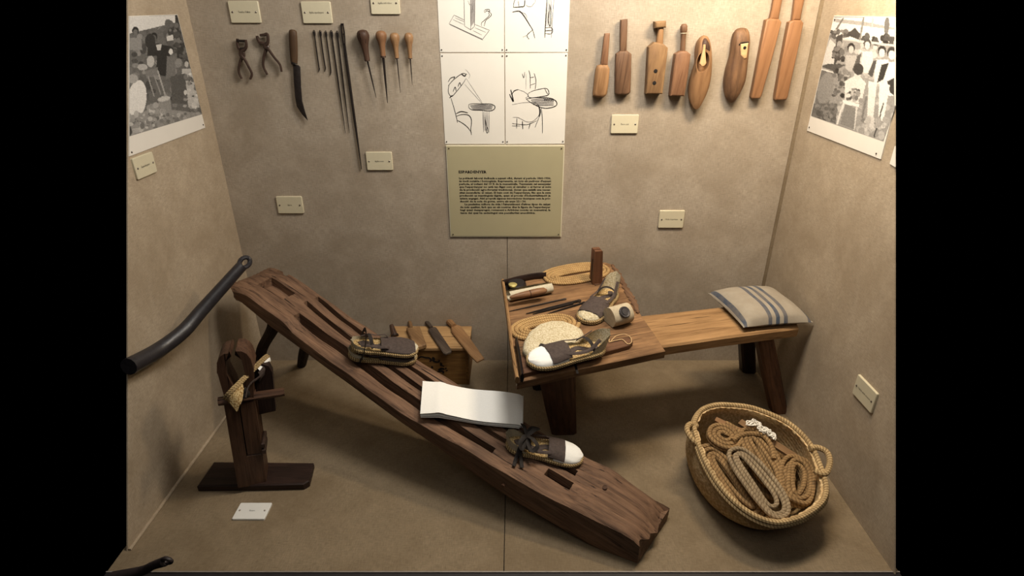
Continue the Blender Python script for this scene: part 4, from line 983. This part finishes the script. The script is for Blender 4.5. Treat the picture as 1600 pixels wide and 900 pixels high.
on_table([Zt(572, 225), Zt(625, 215), Zt(655, 235), Zt(600, 250)], [(0, .0), (.001, .004)]).build('socket', 'wood_clamp', po)

# ------------------------------------------------------------------ cushion
def pillow(M, lx, ly, th, n=26):
    top = []; bot = []
    for i in range(n + 1):
        v = -1 + 2 * i / n; rt = []; rb_ = []
        for j in range(n + 1):
            u = -1 + 2 * j / n
            pin = 1 - .06 * (1 - v * v) * abs(u) ** 6; piv = 1 - .06 * (1 - u * u) * abs(v) ** 6
            h = th * ((1 - abs(u) ** 3.2) * (1 - abs(v) ** 3.2)) ** .5 + .0008 * math.sin(11 * u + 7 * v)
            rt.append(M @ V((u * lx / 2 * pin, v * ly / 2 * piv, h))); rb_.append(M @ V((u * lx / 2 * pin, v * ly / 2 * piv, -.42 * h)))
        top.append(rt); bot.append(rb_[::-1])
    m = MB(); m.grid(top, True)
    k = len(m.f); m.grid(bot, True)
    for i in range(k, len(m.f)): m.uv[i] = tuple((1 - a, b) for a, b in m.uv[i])
    return m
cc = [onz(x, y, SZ + .03) for x, y in ((1119, 455), (1216, 450), (1256, 500), (1150, 510))]
co = sum(cc, V()) / 4; ex = (cc[1] - cc[0]) + (cc[2] - cc[3]); ey = (cc[0] - cc[3]) + (cc[1] - cc[2])
Mc = frame_from(V((co.x, co.y, SZ + .023)), ex, ey)
cu = pillow(Mc, ex.length / 2 * 1.02, ey.length / 2 * 1.02, .05).build('cushion', 'striped_ticking', smooth=60, loc=V((co.x, co.y, SZ)))
tag(cu, 'worn grey cushion with three blue stripes on the bench seat', 'cushion')

# ------------------------------------------------------------------ rope soles and coils
def coil(name, label, M, a, b, turns, r, mat, layers=1, inner=.16, grp=None, wob=.0, pw=2.3, cat='rope coil', tail=None, flatz=.85):
    """flat oval spiral of cord; M: x along the long axis, z up"""
    t = thing(name, label, cat, M.translation, grp)
    turns = max(1.5, b * (1 - inner) / (r * 2.04))
    for L in range(layers):
        pts = []; N = int(turns * 44)
        for i in range(N + 1):
            q = 2 * math.pi * turns * i / N; f = i / N; rb_ = b * (inner + (1 - inner) * f) ; ra_ = (a - b) + rb_
            c_, s_ = math.cos(q), math.sin(q)
            x = ra_ * math.copysign(abs(c_) ** (2 / pw), c_); y = rb_ * math.copysign(abs(s_) ** (2 / pw), s_)
            k = 1 + wob * math.sin(3 * q + 2 * f * 9 + L)
            pts.append(M @ V((x * k, y * k, r * flatz + L * r * 1.7 + wob * .05 * math.sin(5 * q))))
        if tail and L == layers - 1: pts = [M @ V(p) for p in tail] + pts
        MB().tube(pts, r, r * flatz, up=(M.to_3x3() @ V((0, 0, 1))), n=8).build('cord', mat, t)
    return t
def tframe(cx, cy, ax, ay, h=0):
    o = T(cx, cy, h); return frame_from(o, T(ax, ay, h) - o, TNm.cross(T(ax, ay, h) - o))
def span(p, q): return (T(*p) - T(*q)).length / 2
M1 = tframe(*Zt(488, 186), *Zt(675, 150)); coil('rope_sole', 'oval jute rope sole at the back of the table by the post', M1, span(Zt(303, 222), Zt(676, 143)), span(Zt(470, 130), Zt(500, 244)) * .92, 6, .0075, 'rope_sole', 1, .14, 'coiled rope soles on the table')
M1 = tframe(*Zt(303, 495), *Zt(495, 455)); coil('rope_sole', 'oval jute rope sole at the front left of the table', M1, span(Zt(106, 520), Zt(500, 455)), span(Zt(290, 420), Zt(318, 568)) * .9, 6, .0078, 'rope_sole', 1, .14, 'coiled rope soles on the table')

# ------------------------------------------------------------------ small things on the table
t = thing('tin_pot', 'dark squat tin with a pale yellow disc on top, back left of table', 'tin', T(*Zt(135, 262)))
c0 = T(*Zt(140, 262)); rr = [[c0 + TNm * h + (TX * math.cos(q) + TY * math.sin(q)) * r_ * (1 + .06 * math.sin(3 * q)) for q in np.linspace(0, 2 * math.pi, 21)[:-1]] for r_, h in ((.032, 0), (.036, .008), (.036, .02), (.031, .026))]
MB().layers(rr).build('pot', 'black_band', t)
c1 = T(*Zt(117, 250), .022); rr = [[c1 + TNm * h + (TX * math.cos(q) + TY * math.sin(q)) * r_ for q in np.linspace(0, 2 * math.pi, 21)[:-1]] for r_, h in ((.016, 0), (.017, .007), (.014, .009))]
MB().layers(rr).build('disc', 'dial', t)
t = thing('metal_tray', 'dark flat metal plate under the tin in the table corner', 'plate', T(*Zt(100, 270)))
on_table([Zt(70, 245), Zt(190, 222), Zt(200, 262), Zt(100, 300), Zt(80, 300)], [(0, .0006), (0, .0025), (.001, .003)]).build('plate', 'iron', t)
# canvas sleeve with a wooden handle on it
t = thing('canvas_sleeve', 'folded cream canvas sleeve lying at the table back left', 'canvas sleeve', T(*Zt(205, 320)))
A0, A1 = T(*Zt(92, 335)), T(*Zt(338, 285)); dd = (A1 - A0); dn = dd.normalized(); sn = TNm.cross(dn)
rows_ = []
for f in np.linspace(0, 1, 12):
    c_ = A0 + dd * f; rows_.append([c_ + sn * (.024 * math.cos(q)) * (1 - .05 * math.sin(6 * f)) + TNm * (.0215 + .0205 * math.sin(q)) for q in np.linspace(.55 * math.pi, 2.35 * math.pi, 18)])
m = MB(); m.grid(rows_); m.grid([[p - (p - (A0 + dd * (i / 11)) - TNm * .0215) * .09 for p in r][::-1] for i, r in enumerate(rows_)]); m.build('sleeve', 'cream_canvas', t, smooth=60)
m = MB(); fl_ = [[A0 + dd * f + sn * (.012 + .028 * k) + TNm * (.041 - .026 * k) for k in (0, .5, 1)] for f in np.linspace(.05, .75, 6)]; m.grid(fl_); m.grid([[p - TNm * .002 for p in r][::-1] for r in fl_]); m.build('flap', 'cream_canvas', t)
h0, h1 = T(*Zt(100, 318), .040), T(*Zt(316, 275), .044)
t = thing('spindle_handle', 'turned wooden handle resting on the canvas sleeve', 'handle', h0.lerp(h1, .5))
MB().tube([h0.lerp(h1, q) for q in (0, .05, .3, .5, .53, .56, .75, .93, 1)], [.004, .007, .0115, .0135, .012, .0140, .0145, .0125, .005], up=TNm, n=12).build('grip', 'wood_handle_mid', t, grain=h1 - h0)
MB().tube([h0.lerp(h1, .525), h0.lerp(h1, .545)], .0133, up=TNm, n=12).build('ring', 'wood_handle_dark', t)
NT = 'iron needles lying on the table'
def tneedle(label, a, b, r, mat='iron', head=True):
    A, B_ = T(*Zt(*a), r), T(*Zt(*b), r + .0008); t = thing('table_needle', label, 'needle', A, NT)
    MB().tube([A, A.lerp(B_, .4), B_], [r * .35, r, r * 1.1], up=TNm, n=6).build('shaft', mat, t)
    if head:
        d = (B_ - A).normalized(); s = TNm.cross(d); c = B_ + d * .004
        MB().tube([c + d * (.007 * math.cos(q)) + s * (r * 1.3 * math.sin(q)) for q in np.linspace(0, 2 * math.pi, 13)[:-1]], r * .6, up=TNm, n=5, closed=True).build('eye', mat, t)
tneedle('long steel needle with a flat head, nearest the canvas sleeve', (90, 400), (415, 328), .003, 'steel')
tneedle('thick dark needle behind the front rope sole, the upper one', (195, 413), (500, 338), .0045)
tneedle('dark needle lying close against the thick one', (235, 415), (470, 352), .004, 'iron', False)
tneedle('thin dark needle nearest the front rope sole', (315, 415), (528, 350), .0035)
# felt palm guard with metal disc
t = thing('palm_guard', 'cream felt palm guard with a dark round metal disc', 'palm guard', T(*Zt(738, 470)))
c0 = T(*Zt(738, 468)); ex_ = (T(*Zt(800, 460)) - T(*Zt(690, 492))).normalized(); ey_ = TNm.cross(ex_); rows_ = []
for u in np.linspace(-1, 1, 14):
    r_ = []
    for q in np.linspace(-.25 * math.pi, 1.25 * math.pi, 20):
        rad = .034 * (1 + .08 * math.cos(2 * q)); r_.append(c0 + ex_ * (u * .042) + ey_ * (rad * math.cos(q) * 1.05 + .008 * u * u) + TNm * max(.001, .036 + .038 * math.sin(q) - .006 * u * u))
    rows_.append(r_)
m = MB(); m.grid(rows_); m.grid([[p + (c0 + TNm * .03 - p) * .07 for p in r][::-1] for r in rows_]); [m.add(r, [tuple(range(20))]) for r in (rows_[0], rows_[-1][::-1])]; m.build('band', 'felt', t, smooth=60)
dc = onplane(*Zt(730, 395), c0 + TNm * .05, TNm); nd_ = (TNm * .75 - ey_ * .65).normalized(); xx = ex_; yy = nd_.cross(xx)
dc = c0 - ey_ * .026 + TNm * .0625 - ex_ * .002
rr = [[dc + nd_ * h + (xx * math.cos(q) + yy * math.sin(q)) * r_ for q in np.linspace(0, 2 * math.pi, 25)[:-1]] for r_, h in ((.0215, -.004), (.0215, .002), (.019, .004), (.013, .0025), (.012, .0045))]
MB().layers(rr).build('disc', 'grey_disc', t)
# low tray board at the front with a black band
t = thing('tray_board', 'low brown tray board with a black band along the table front', 'board', T(*Zt(480, 680)))
on_table([Zt(180, 790), Zt(480, 710), Zt(800, 622), Zt(818, 600), Zt(805, 570), Zt(700, 590), Zt(400, 640), Zt(160, 690)], [(0, .0), (0, .016), (.002, .018)]).build('board', 'wood_tray', t, grain=TX)
bb = [T(*Zt(*q), .018) for q in ((138, 575), (150, 640), (162, 715), (172, 790))]; MB().tube(catmull(bb, 4), .006, .018, up=TNm, n=8).build('band', 'black_band', t)
sg = [T(*Zt(*q), .021) for q in ((640, 520), (670, 535), (680, 560), (685, 580), (720, 545), (770, 533), (805, 550), (812, 580), (790, 590), (760, 565), (720, 570), (690, 578))]
tag(MB().tube(catmull(sg, 6), .0016, up=TNm, n=6).build('cord_loop', 'string', loc=sg[3]), 'thin tan cord looped on the tray board', 'cord')

# ================================================================== espadrilles
HWT = [(0, 0), (.012, .30), (.04, .52), (.10, .70), (.22, .78), (.40, .78), (.58, .90), (.72, 1.0), (.85, .94), (.93, .74), (.98, .42), (1, 0)]
def hw_at(t_): return float(np.interp(t_, [a for a, b in HWT], [b for a, b in HWT]))
SOLT = [0, .012, .03, .06, .1, .16, .24, .34, .45, .56, .66, .76, .84, .90, .945, .975, .992, 1]
def sole_outline(L, W):
    a = [(t_ * L, hw_at(t_) * W / 2) for t_ in SOLT]; return a + [(x, -y) for x, y in a[-2:0:-1]]
def espadrille(name, label, heel, toe, up, W, toe_mat='white_canvas', sole_mat='rope_edge', patch=(.52, .74), heel_h=.045, toe_h=.032, toe0=.60, heel1=.26, bow=True, straps=True, hmat='cream_canvas', grp='rope soled espadrilles', roll=0):
    heel, toe = V(heel), V(toe); x = toe - heel; L = x.length; M = frame_from(heel, x, V(up).cross(x))
    if roll: M = M @ Matrix.Rotation(roll, 4, 'X')
    t = thing(name, label, 'espadrille', heel.lerp(toe, .5), grp)
    out = sole_outline(L, W); th = .017
    so = MB().layers([[M @ V((a, b, z)) for a, b in offset_poly(out, i)] for i, z in ((.003, .0008), (0, .004), (0, th - .003), (.004, th))]).build('sole', 'woven_tan', t, smooth=50)
    for z in (.0062, .0135):
        MB().tube([M @ V((a, b, z)) for a, b in offset_poly(out, .0015)], .0055, .0042, up=M.to_3x3() @ V((0, 0, 1)), n=6, closed=True).build('sole_cord', sole_mat, so)
    # toe cap
    def shell(t0, t1, hf, nm, mat, lift=0.0, n1=9, arc=(0, math.pi)):
        rows_ = []
        for f in np.linspace(0, 1, n1):
            t_ = t0 + (t1 - t0) * f; hwid = max(.002, hw_at(min(t_, .995)) * W / 2 * .97 + lift); hh = hf(t_) + lift
            rows_.append([M @ V((t_ * L, -math.cos(q) * hwid, th - .002 + max(0, math.sin(q)) ** .8 * hh + .0012 * math.sin(9 * q + 7 * f))) for q in np.linspace(arc[0], arc[1], 15)])
        m = MB(); m.grid(rows_); m.grid([[p - M.to_3x3() @ V((0, 0, .0022)) for p in r][::-1] for r in rows_]); return m.build(nm, mat, t, smooth=70)
    hf = lambda t_: toe_h * (1 - .62 * ((t_ - toe0) / (1 - toe0)) ** 1.3) if t_ < .985 else .008
    cap = shell(toe0, .995, hf, 'toe_cap', toe_mat)
    if patch: shell(patch[0], patch[1], lambda t_: hf(max(t_, toe0)) if t_ >= toe0 else toe_h, 'vamp_patch', 'ribbon', .003, 6, (.10 * math.pi, .90 * math.pi))
    # heel counter
    ts_ = [.26, .2, .14, .08, .03, .004]; side_ = [(a, hw_at(a)) for a in [heel1 * k / .26 for k in ts_]]
    line = [(a * L, b * W / 2 * .97) for a, b in side_] + [(0.0, 0)] + [(a * L, -b * W / 2 * .97) for a, b in side_[::-1]]
    nh = len(line); rows_ = []
    for k in np.linspace(0, 1, 6):
        r_ = []
        for i, (a, b) in enumerate(line):
            f = math.sin(math.pi * i / (nh - 1)); hh = heel_h * f ** .8 * k
            r_.append(M @ V((a - .30 * hh * f + .002 * math.sin(9 * i), b * (1 - .04 * k * f), th - .003 + hh)))
        rows_.append(r_)
    m = MB(); m.grid(rows_); m.grid([[p + ((M @ V((heel1 * L, 0, th + .02))) - p).normalized() * .0022 for p in r][::-1] for r in rows_]); m.build('heel_counter', hmat, t, smooth=70)
    up3 = M.to_3x3() @ V((0, 0, 1))
    if straps:
        for sy in (-1, 1):
            p_ = [M @ V((a * L, sy * b * W, c_)) for a, b, c_ in ((toe0 + .04, .30, th + toe_h * .75), (.48, .36, th + .022), (.36, .35, th + .018), (.25, .33, th + .022), (.12, .27, th + heel_h * .75))]
            MB().tube(catmull(p_, 5), .006, .0016, up=M.to_3x3() @ V((0, .5 * sy, 1)), n=6).build('side_ribbon', 'ribbon', t)
        p_ = [M @ V((a * L, b * W, c_)) for a, b, c_ in ((.30, -.36, th + .012), (.26, -.2, th + .033), (.24, .0, th + .04), (.22, .2, th + .034), (.20, .36, th + .014))]
        MB().tube(catmull(p_, 5), .007, .0016, up=up3, n=6).build('ankle_ribbon', 'ribbon_black', t)
        ins = [M @ V((a * L, b * W, th + .002)) for a, b in ((.1, 0), (.2, .1), (.35, -.1), (.5, .08), (toe0, 0))]
        MB().tube(catmull(ins, 5), .010, .002, up=up3, n=6).build('ribbon_end', 'ribbon', t)
    if bow:
        for sy, kx in ((-1, 1), (1, 1), (-1, -.6), (1, -.5)):
            p_ = [M @ V((.22 * L + a * kx, sy * b, th + .042 + c_)) for a, b, c_ in ((0, 0, 0), (.018, .018, .012), (.036, .04, .006), (.02, .05, -.008), (.004, .02, -.002), (0, 0, .002))]
            MB().tube(catmull(p_, 5), .0075, .0014, up=M.to_3x3() @ V((.3, .2 * sy, 1)), n=6).build('bow_loop', 'ribbon_black', t)
        for b, e in ((-.30, -.16), (-.02, -.02)):
            p_ = [M @ V((.2 * L + a, b_, c_)) for a, b_, c_ in ((0, 0, th + .042), (-.01, -.03, th + .03), (e * .1, -.052, .014), (e * .2 + .01, -.085 + .1 * b * 0, .004))]
            MB().tube(catmull(p_, 5), .006, .0014, up=up3, n=6).build('lace_end', 'ribbon_black', t)
    return t, M, L
BU = (V((0, 0, 1)) - BD * .30).normalized()      # normal of the beam's sloping top (it rises along BD)
# espadrille low on the beam
e0, e1 = onbeam(791, 695, .006), onbeam(909, 718, .006)
espadrille('espadrille', 'white toed espadrille with black bow low on the beam', e0, e1, BU, .098)
# pair lying on the beam, one on the other
b0, b1 = onbeam(545, 556, .006), onbeam(650, 560, .006)
espadrille('espadrille', 'lower espadrille of the stacked pair on the beam', b0, b1, BU, .092, 'cream_canvas', heel_h=.025, toe_h=.018, toe0=.5, bow=False, patch=(.42, .95))
b2, b3 = b0 + BU * .042 + (b1 - b0) * .02, b1 + BU * .040 - (b1 - b0) * .01
espadrille('espadrille', 'upper espadrille of the stacked pair, tied with dark ribbons', b2, b3, BU, .095, 'cream_canvas', heel_h=.022, toe_h=.016, toe0=.5, bow=False, patch=(.42, .95))
tr_ = [b0.lerp(b1, .17) + BU * (.0 + .055 + .055 * math.sin(q)) + BU.cross((b1 - b0).normalized()) * (.058 * math.cos(q)) + (b1 - b0) * (.03 * math.sin(q)) for q in np.linspace(0, 2 * math.pi, 25)[:-1]]
tag(MB().tube(tr_, .008, .0016, up=(b1 - b0), n=6, closed=True).build('tie_ribbon', 'ribbon_black', loc=b0), 'dark ribbon tied round the stacked espadrille pair', 'ribbon')
# espadrilles on the table
espadrille('espadrille', 'grey ribboned espadrille standing beside the palm guard', T(*Zt(700, 290), .002), T(*Zt(535, 475), .002), TNm, .098, 'woven_cream', patch=(.50, .86), heel_h=.075, toe_h=.03, toe0=.52, bow=False, hmat='woven_cream')
espadrille('espadrille', 'white toed espadrille lying on the tray board at table front', T(*Zt(645, 620), .022), T(*Zt(205, 715), .022), TNm, .105, 'white_canvas', patch=(.50, .76), heel_h=.062, toe_h=.034, toe0=.54, bow=False, hmat='woven_cream')
t = thing('woven_sole', 'round cream woven shoe piece behind the tray board espadrille', 'sole', T(*Zt(330, 600)))
on_table([Zt(172, 680), Zt(180, 630), Zt(215, 570), Zt(270, 530), Zt(340, 510), Zt(410, 512), Zt(470, 535), Zt(515, 560), Zt(530, 590), Zt(480, 640), Zt(380, 690), Zt(280, 720), Zt(200, 715)], [(.002, .02), (0, .024), (0, .036), (.006, .044), (.02, .047)]).build('sole', 'woven_cream', t, smooth=50)
MB().tube(catmull([T(*Zt(*q), .05) for q in ((275, 595), (310, 605), (350, 625), (390, 645))], 5), .010, .002, up=TNm, n=6).build('ribbon', 'ribbon_black', t)
# espadrille gripped in the clamp stand
c_h = ony(349, 618, pb.y - .085); c_t = ony(413, 556, pb.y + .115)
espadrille('espadrille', 'espadrille wedged between the jaws of the clamp stand', c_h, c_t, V((.55, -.25, -.55)), .085, 'white_canvas', patch=(.55, .8), heel_h=.05, toe_h=.03, bow=False, hmat='woven_tan')

# ================================================================== folded white canvas on the beam
q0_, q1_, q3_ = onbeam(656, 651, .012), onbeam(815, 668, .030), onbeam(660, 600, .012)
nq = (q1_ - q0_).cross(q3_ - q0_).normalized(); nq = nq if nq.z > 0 else -nq
q2_ = onplane(816, 622, q0_, nq)
cl = thing('folded_canvas', 'folded strip of white canvas laid across the beam', 'cloth', q0_.lerp(q2_, .5))
def sheet(h, dx, k, nm):
    rows_ = []
    for v in np.linspace(0, 1, 8):
        r_ = []
        for u in np.linspace(0, 1, 30):
            p_ = (q0_.lerp(q1_, u)).lerp(q3_.lerp(q2_, u), v)
            wv = .006 * math.exp(-((u - .18) / .05) ** 2) * k + .008 * math.sin(2.6 * u * math.pi) * (1 - u) * k + .004 * math.sin(6 * u + 3 * v)
            en = -.006 * (1 - math.sqrt(max(0, 1 - max(0, (u - .94) / .06) ** 2)))
            r_.append(p_ + nq * (h + wv + en * k) + (q1_ - q0_) * dx * (u - .3) + (q0_ - q3_) * (.02 * (1 - k)))
        rows_.append(r_)
    m = MB(); m.grid(rows_); m.grid([[p - nq * .0022 for p in r][::-1] for r in rows_])
    m.grid([rows_[0], [p - nq * .0022 for p in rows_[0]]][::-1]); m.grid([rows_[-1], [p - nq * .0022 for p in rows_[-1]]])
    return m.build(nm, 'white_canvas', cl, smooth=60)
sheet(.014, 0, 1, 'top_fold'); sheet(.006, -.015, .6, 'middle_fold'); sheet(.0, -.03, .4, 'bottom_fold')
m = MB(); ed = [[(q1_.lerp(q2_, v)) + nq * (.006 + .007 * math.cos(q)) + (q1_ - q0_).normalized() * (.004 * math.sin(q)) for q in np.linspace(0, math.pi, 7)] for v in np.linspace(0, 1, 6)]
m.grid(ed); m.build('fold_edge', 'white_canvas', cl, smooth=60)

# ================================================================== basket of rope
RO = V((.81, 1.46, .185)); RNm = V((.03, -.20, 1)).normalized()
def R_(px, py, h=0): return onplane(px, py, RO + RNm * h, RNm)
Zk = zr(1060, 620, 4.092)
rimpx = [(112, 230), (108, 170), (150, 95), (240, 62), (340, 62), (450, 75), (560, 110), (680, 165), (770, 235), (840, 320), (890, 430), (930, 560), (925, 640), (880, 700), (800, 755), (720, 785), (620, 800), (520, 775), (430, 725), (350, 660), (270, 570), (200, 460), (150, 350)]
rim = catmull([R_(*Zk(*q)) for q in rimpx], 6, True); NR = len(rim); rc = sum(rim, V()) / NR
bk_ = thing('rope_basket', 'oval esparto basket with two handles standing on the floor', 'basket', V((rc.x, rc.y, 0)))
bc = V((.800, 1.520, 0))
def foot(p): d = p - rc; return V((bc.x + d.x * .86, bc.y + d.y * .80, .0))
rows_o = []; NRW = 26
idx = range(NR)
for k in range(NRW + 1):
    f = k / NRW; row = []
    for i in idx:
        a_, b_ = foot(rim[i]), rim[i]; p_ = a_.lerp(b_, f); d = V((rim[i].x - rc.x, rim[i].y - rc.y, 0)).normalized()
        bul = .022 * math.sin(math.pi * min(1, f * .9 + .05)) + .0026 * (1 if (i // 2 + k) % 2 else -1)
        row.append(p_ + d * (bul - .010 * max(0, .12 - f) / .12))
    rows_o.append(row)
m = MB(); m.grid(rows_o, wrap=True)
inn = []
for k in range(NRW, 1, -1):
    f = k / NRW; inn.append([rows_o[k][i] + (V((rc.x, rc.y, rows_o[k][i].z)) - rows_o[k][i]).normalized() * .012 for i in idx])
m.grid([rows_o[-1]] + inn, wrap=True)
m.add(inn[-1], [tuple(range(NR))]); m.add(rows_o[0], [tuple(range(NR))[::-1]])
bo_ = m.build('body', 'straw', bk_, smooth=80)
for dz, rr_ in ((.004, .0085), (-.008, .0065)):
    MB().tube([p + RNm * dz + (p - rc).normalized() * (.004 if dz > 0 else .010) for p in rim], rr_, n=8, closed=True).build('rim_cord', 'rope_straw', bo_)
for hp in (((115, 260), (75, 240), (45, 205), (60, 165), (115, 190)), ((840, 330), (890, 325), (950, 355), (968, 420), (945, 485), (905, 490), (868, 470))):
    hpt = [R_(*Zk(*q), .012) for q in hp]
    if len(hp) == 5: hpt = [R_(*Zk(*q), h) for q, h in zip(((140, 320), (85, 270), (55, 210), (75, 175), (118, 190)), (-.01, .01, .014, .012, .0))]
    MB().tube(catmull(hpt, 6), .0095, n=9).build('handle', 'rope_straw', bk_)
BGp = 'rope hanks in the basket'
def RF(cx, cy, ax, ay, h): o = R_(*Zk(cx, cy), h); x = R_(*Zk(ax, ay), h) - o; return frame_from(o, x, RNm.cross(x))
def rs(p, q, h): return (R_(*Zk(*p), h) - R_(*Zk(*q), h)).length / 2
HK = 'rope hank'
def hank(label, M, a, b, loops, r, mat, layers=1, seed=1, hole=.3):
    """bundle of long loops of cord: each turn a closed racetrack, a little shifted"""
    t = thing('rope_hank', label, 'rope hank', M.translation, BGp); q_ = random.Random(seed)
    for L in range(layers):
        for k in range(loops):
            bk = b - k * 2.05 * r; ak = a - k * 2.05 * r
            if bk < r * 1.1: break
            jx, jy, ph = q_.uniform(-.006, .006), q_.uniform(-.002, .002), q_.uniform(0, 6)
            pts = []
            for q in np.linspace(0, 2 * math.pi, 49)[:-1]:
                c_, s_ = math.cos(q), math.sin(q); x = ak * math.copysign(abs(c_) ** .8, c_); y = bk * math.copysign(abs(s_) ** .72, s_)
                pts.append(M @ V((x + jx, y + jy + .0035 * math.sin(2 * q + ph), r + L * 1.75 * r + .0025 * math.sin(3 * q + ph) + .004 * k * (L == layers - 1) * -.3)))
            MB().tube(pts, r, up=M.to_3x3() @ V((0, 0, 1)), n=8, closed=True).build('cord', mat, t)
hank('wide brown rope hank lying lowest at the basket left', RF(330, 560, 480, 760, -.085), .150, .062, 4, .0078, 'rope_jute', 2, 1)
coil('rope_hank', 'round spiral rope hank at the basket back left', RF(282, 268, 400, 300, -.058), .062, .060, 5, .0078, 'rope_jute', 2, .14, BGp, .015, 2.0, cat=HK)
hank('long rope hank across the middle of the basket', RF(535, 420, 615, 560, -.060), .122, .047, 3, .0078, 'rope_jute', 2, 3)
hank('oval rope hank at the basket right side', RF(745, 560, 735, 690, -.070), .092, .050, 3, .0078, 'rope_jute', 3, 4)
hank('pale grey rope hank on top at the basket front', RF(500, 545, 610, 700, -.032), .128, .052, 3, .0075, 'rope_grey', 1, 5)
hank('flat brown rope hank deepest under the others at the centre', RF(545, 450, 660, 610, -.105), .125, .095, 6, .0085, 'rope_jute', 1, 6)
sp_ = [R_(*Zk(*q), -.03) for q in ((345, 280), (400, 245), (470, 235), (540, 250), (590, 310), (610, 400))]
tag(MB().tube(catmull(sp_, 6), .0085, n=8).build('rope_end', 'rope_jute', loc=sp_[2]), 'loose rope end arching over the hanks in the basket', 'rope')
def lath(label, a, b, wd, th, h0, h1, mat):
    A, B_ = R_(*Zk(*a), h0), R_(*Zk(*b), h1); d = (B_ - A).normalized(); s = RNm.cross(d)
    rr = [[A.lerp(B_, f) + s * (sx * wd * k) + RNm * (sy * th * k) for sx, sy in ((-1, -1), (1, -1), (1, 1), (-1, 1))] for f, k in ((0, .8), (.01, 1), (.99, 1), (1, .8))]
    tag(MB().layers(rr).build('wooden_lath', mat, grain=d, loc=A.lerp(B_, .5)), label, 'lath', 'laths in the basket')
lath('long wooden lath lying across the back of the basket', (390, 160), (765, 400), .014, .005, -.045, -.045, 'wood_tool_ochre')
lath('short wooden lath at the basket back left', (235, 145), (415, 228), .010, .005, -.040, -.040, 'wood_tool_tan')
st = []; r2 = random.Random(11)
for k in range(72):
    f = k / 71; cx_, cy_ = 455 + 165 * f, 160 + 105 * f ** 1.3; q = k * 1.9 + r2.uniform(-.6, .6); rd = r2.uniform(10, 34) * (1.15 - .5 * f)
    st.append(R_(*Zk(cx_ + rd * math.cos(q), cy_ + rd * .8 * math.sin(q)), -.03 + .022 * r2.random()))
o = MB().tube(catmull(st, 5), .0022, n=5).build('white_string', 'white_string', loc=st[20]); tag(o, 'tangled white string on the lath in the basket', 'string')

for o in bpy.data.objects:
    if '_b' in o: del o['_b']
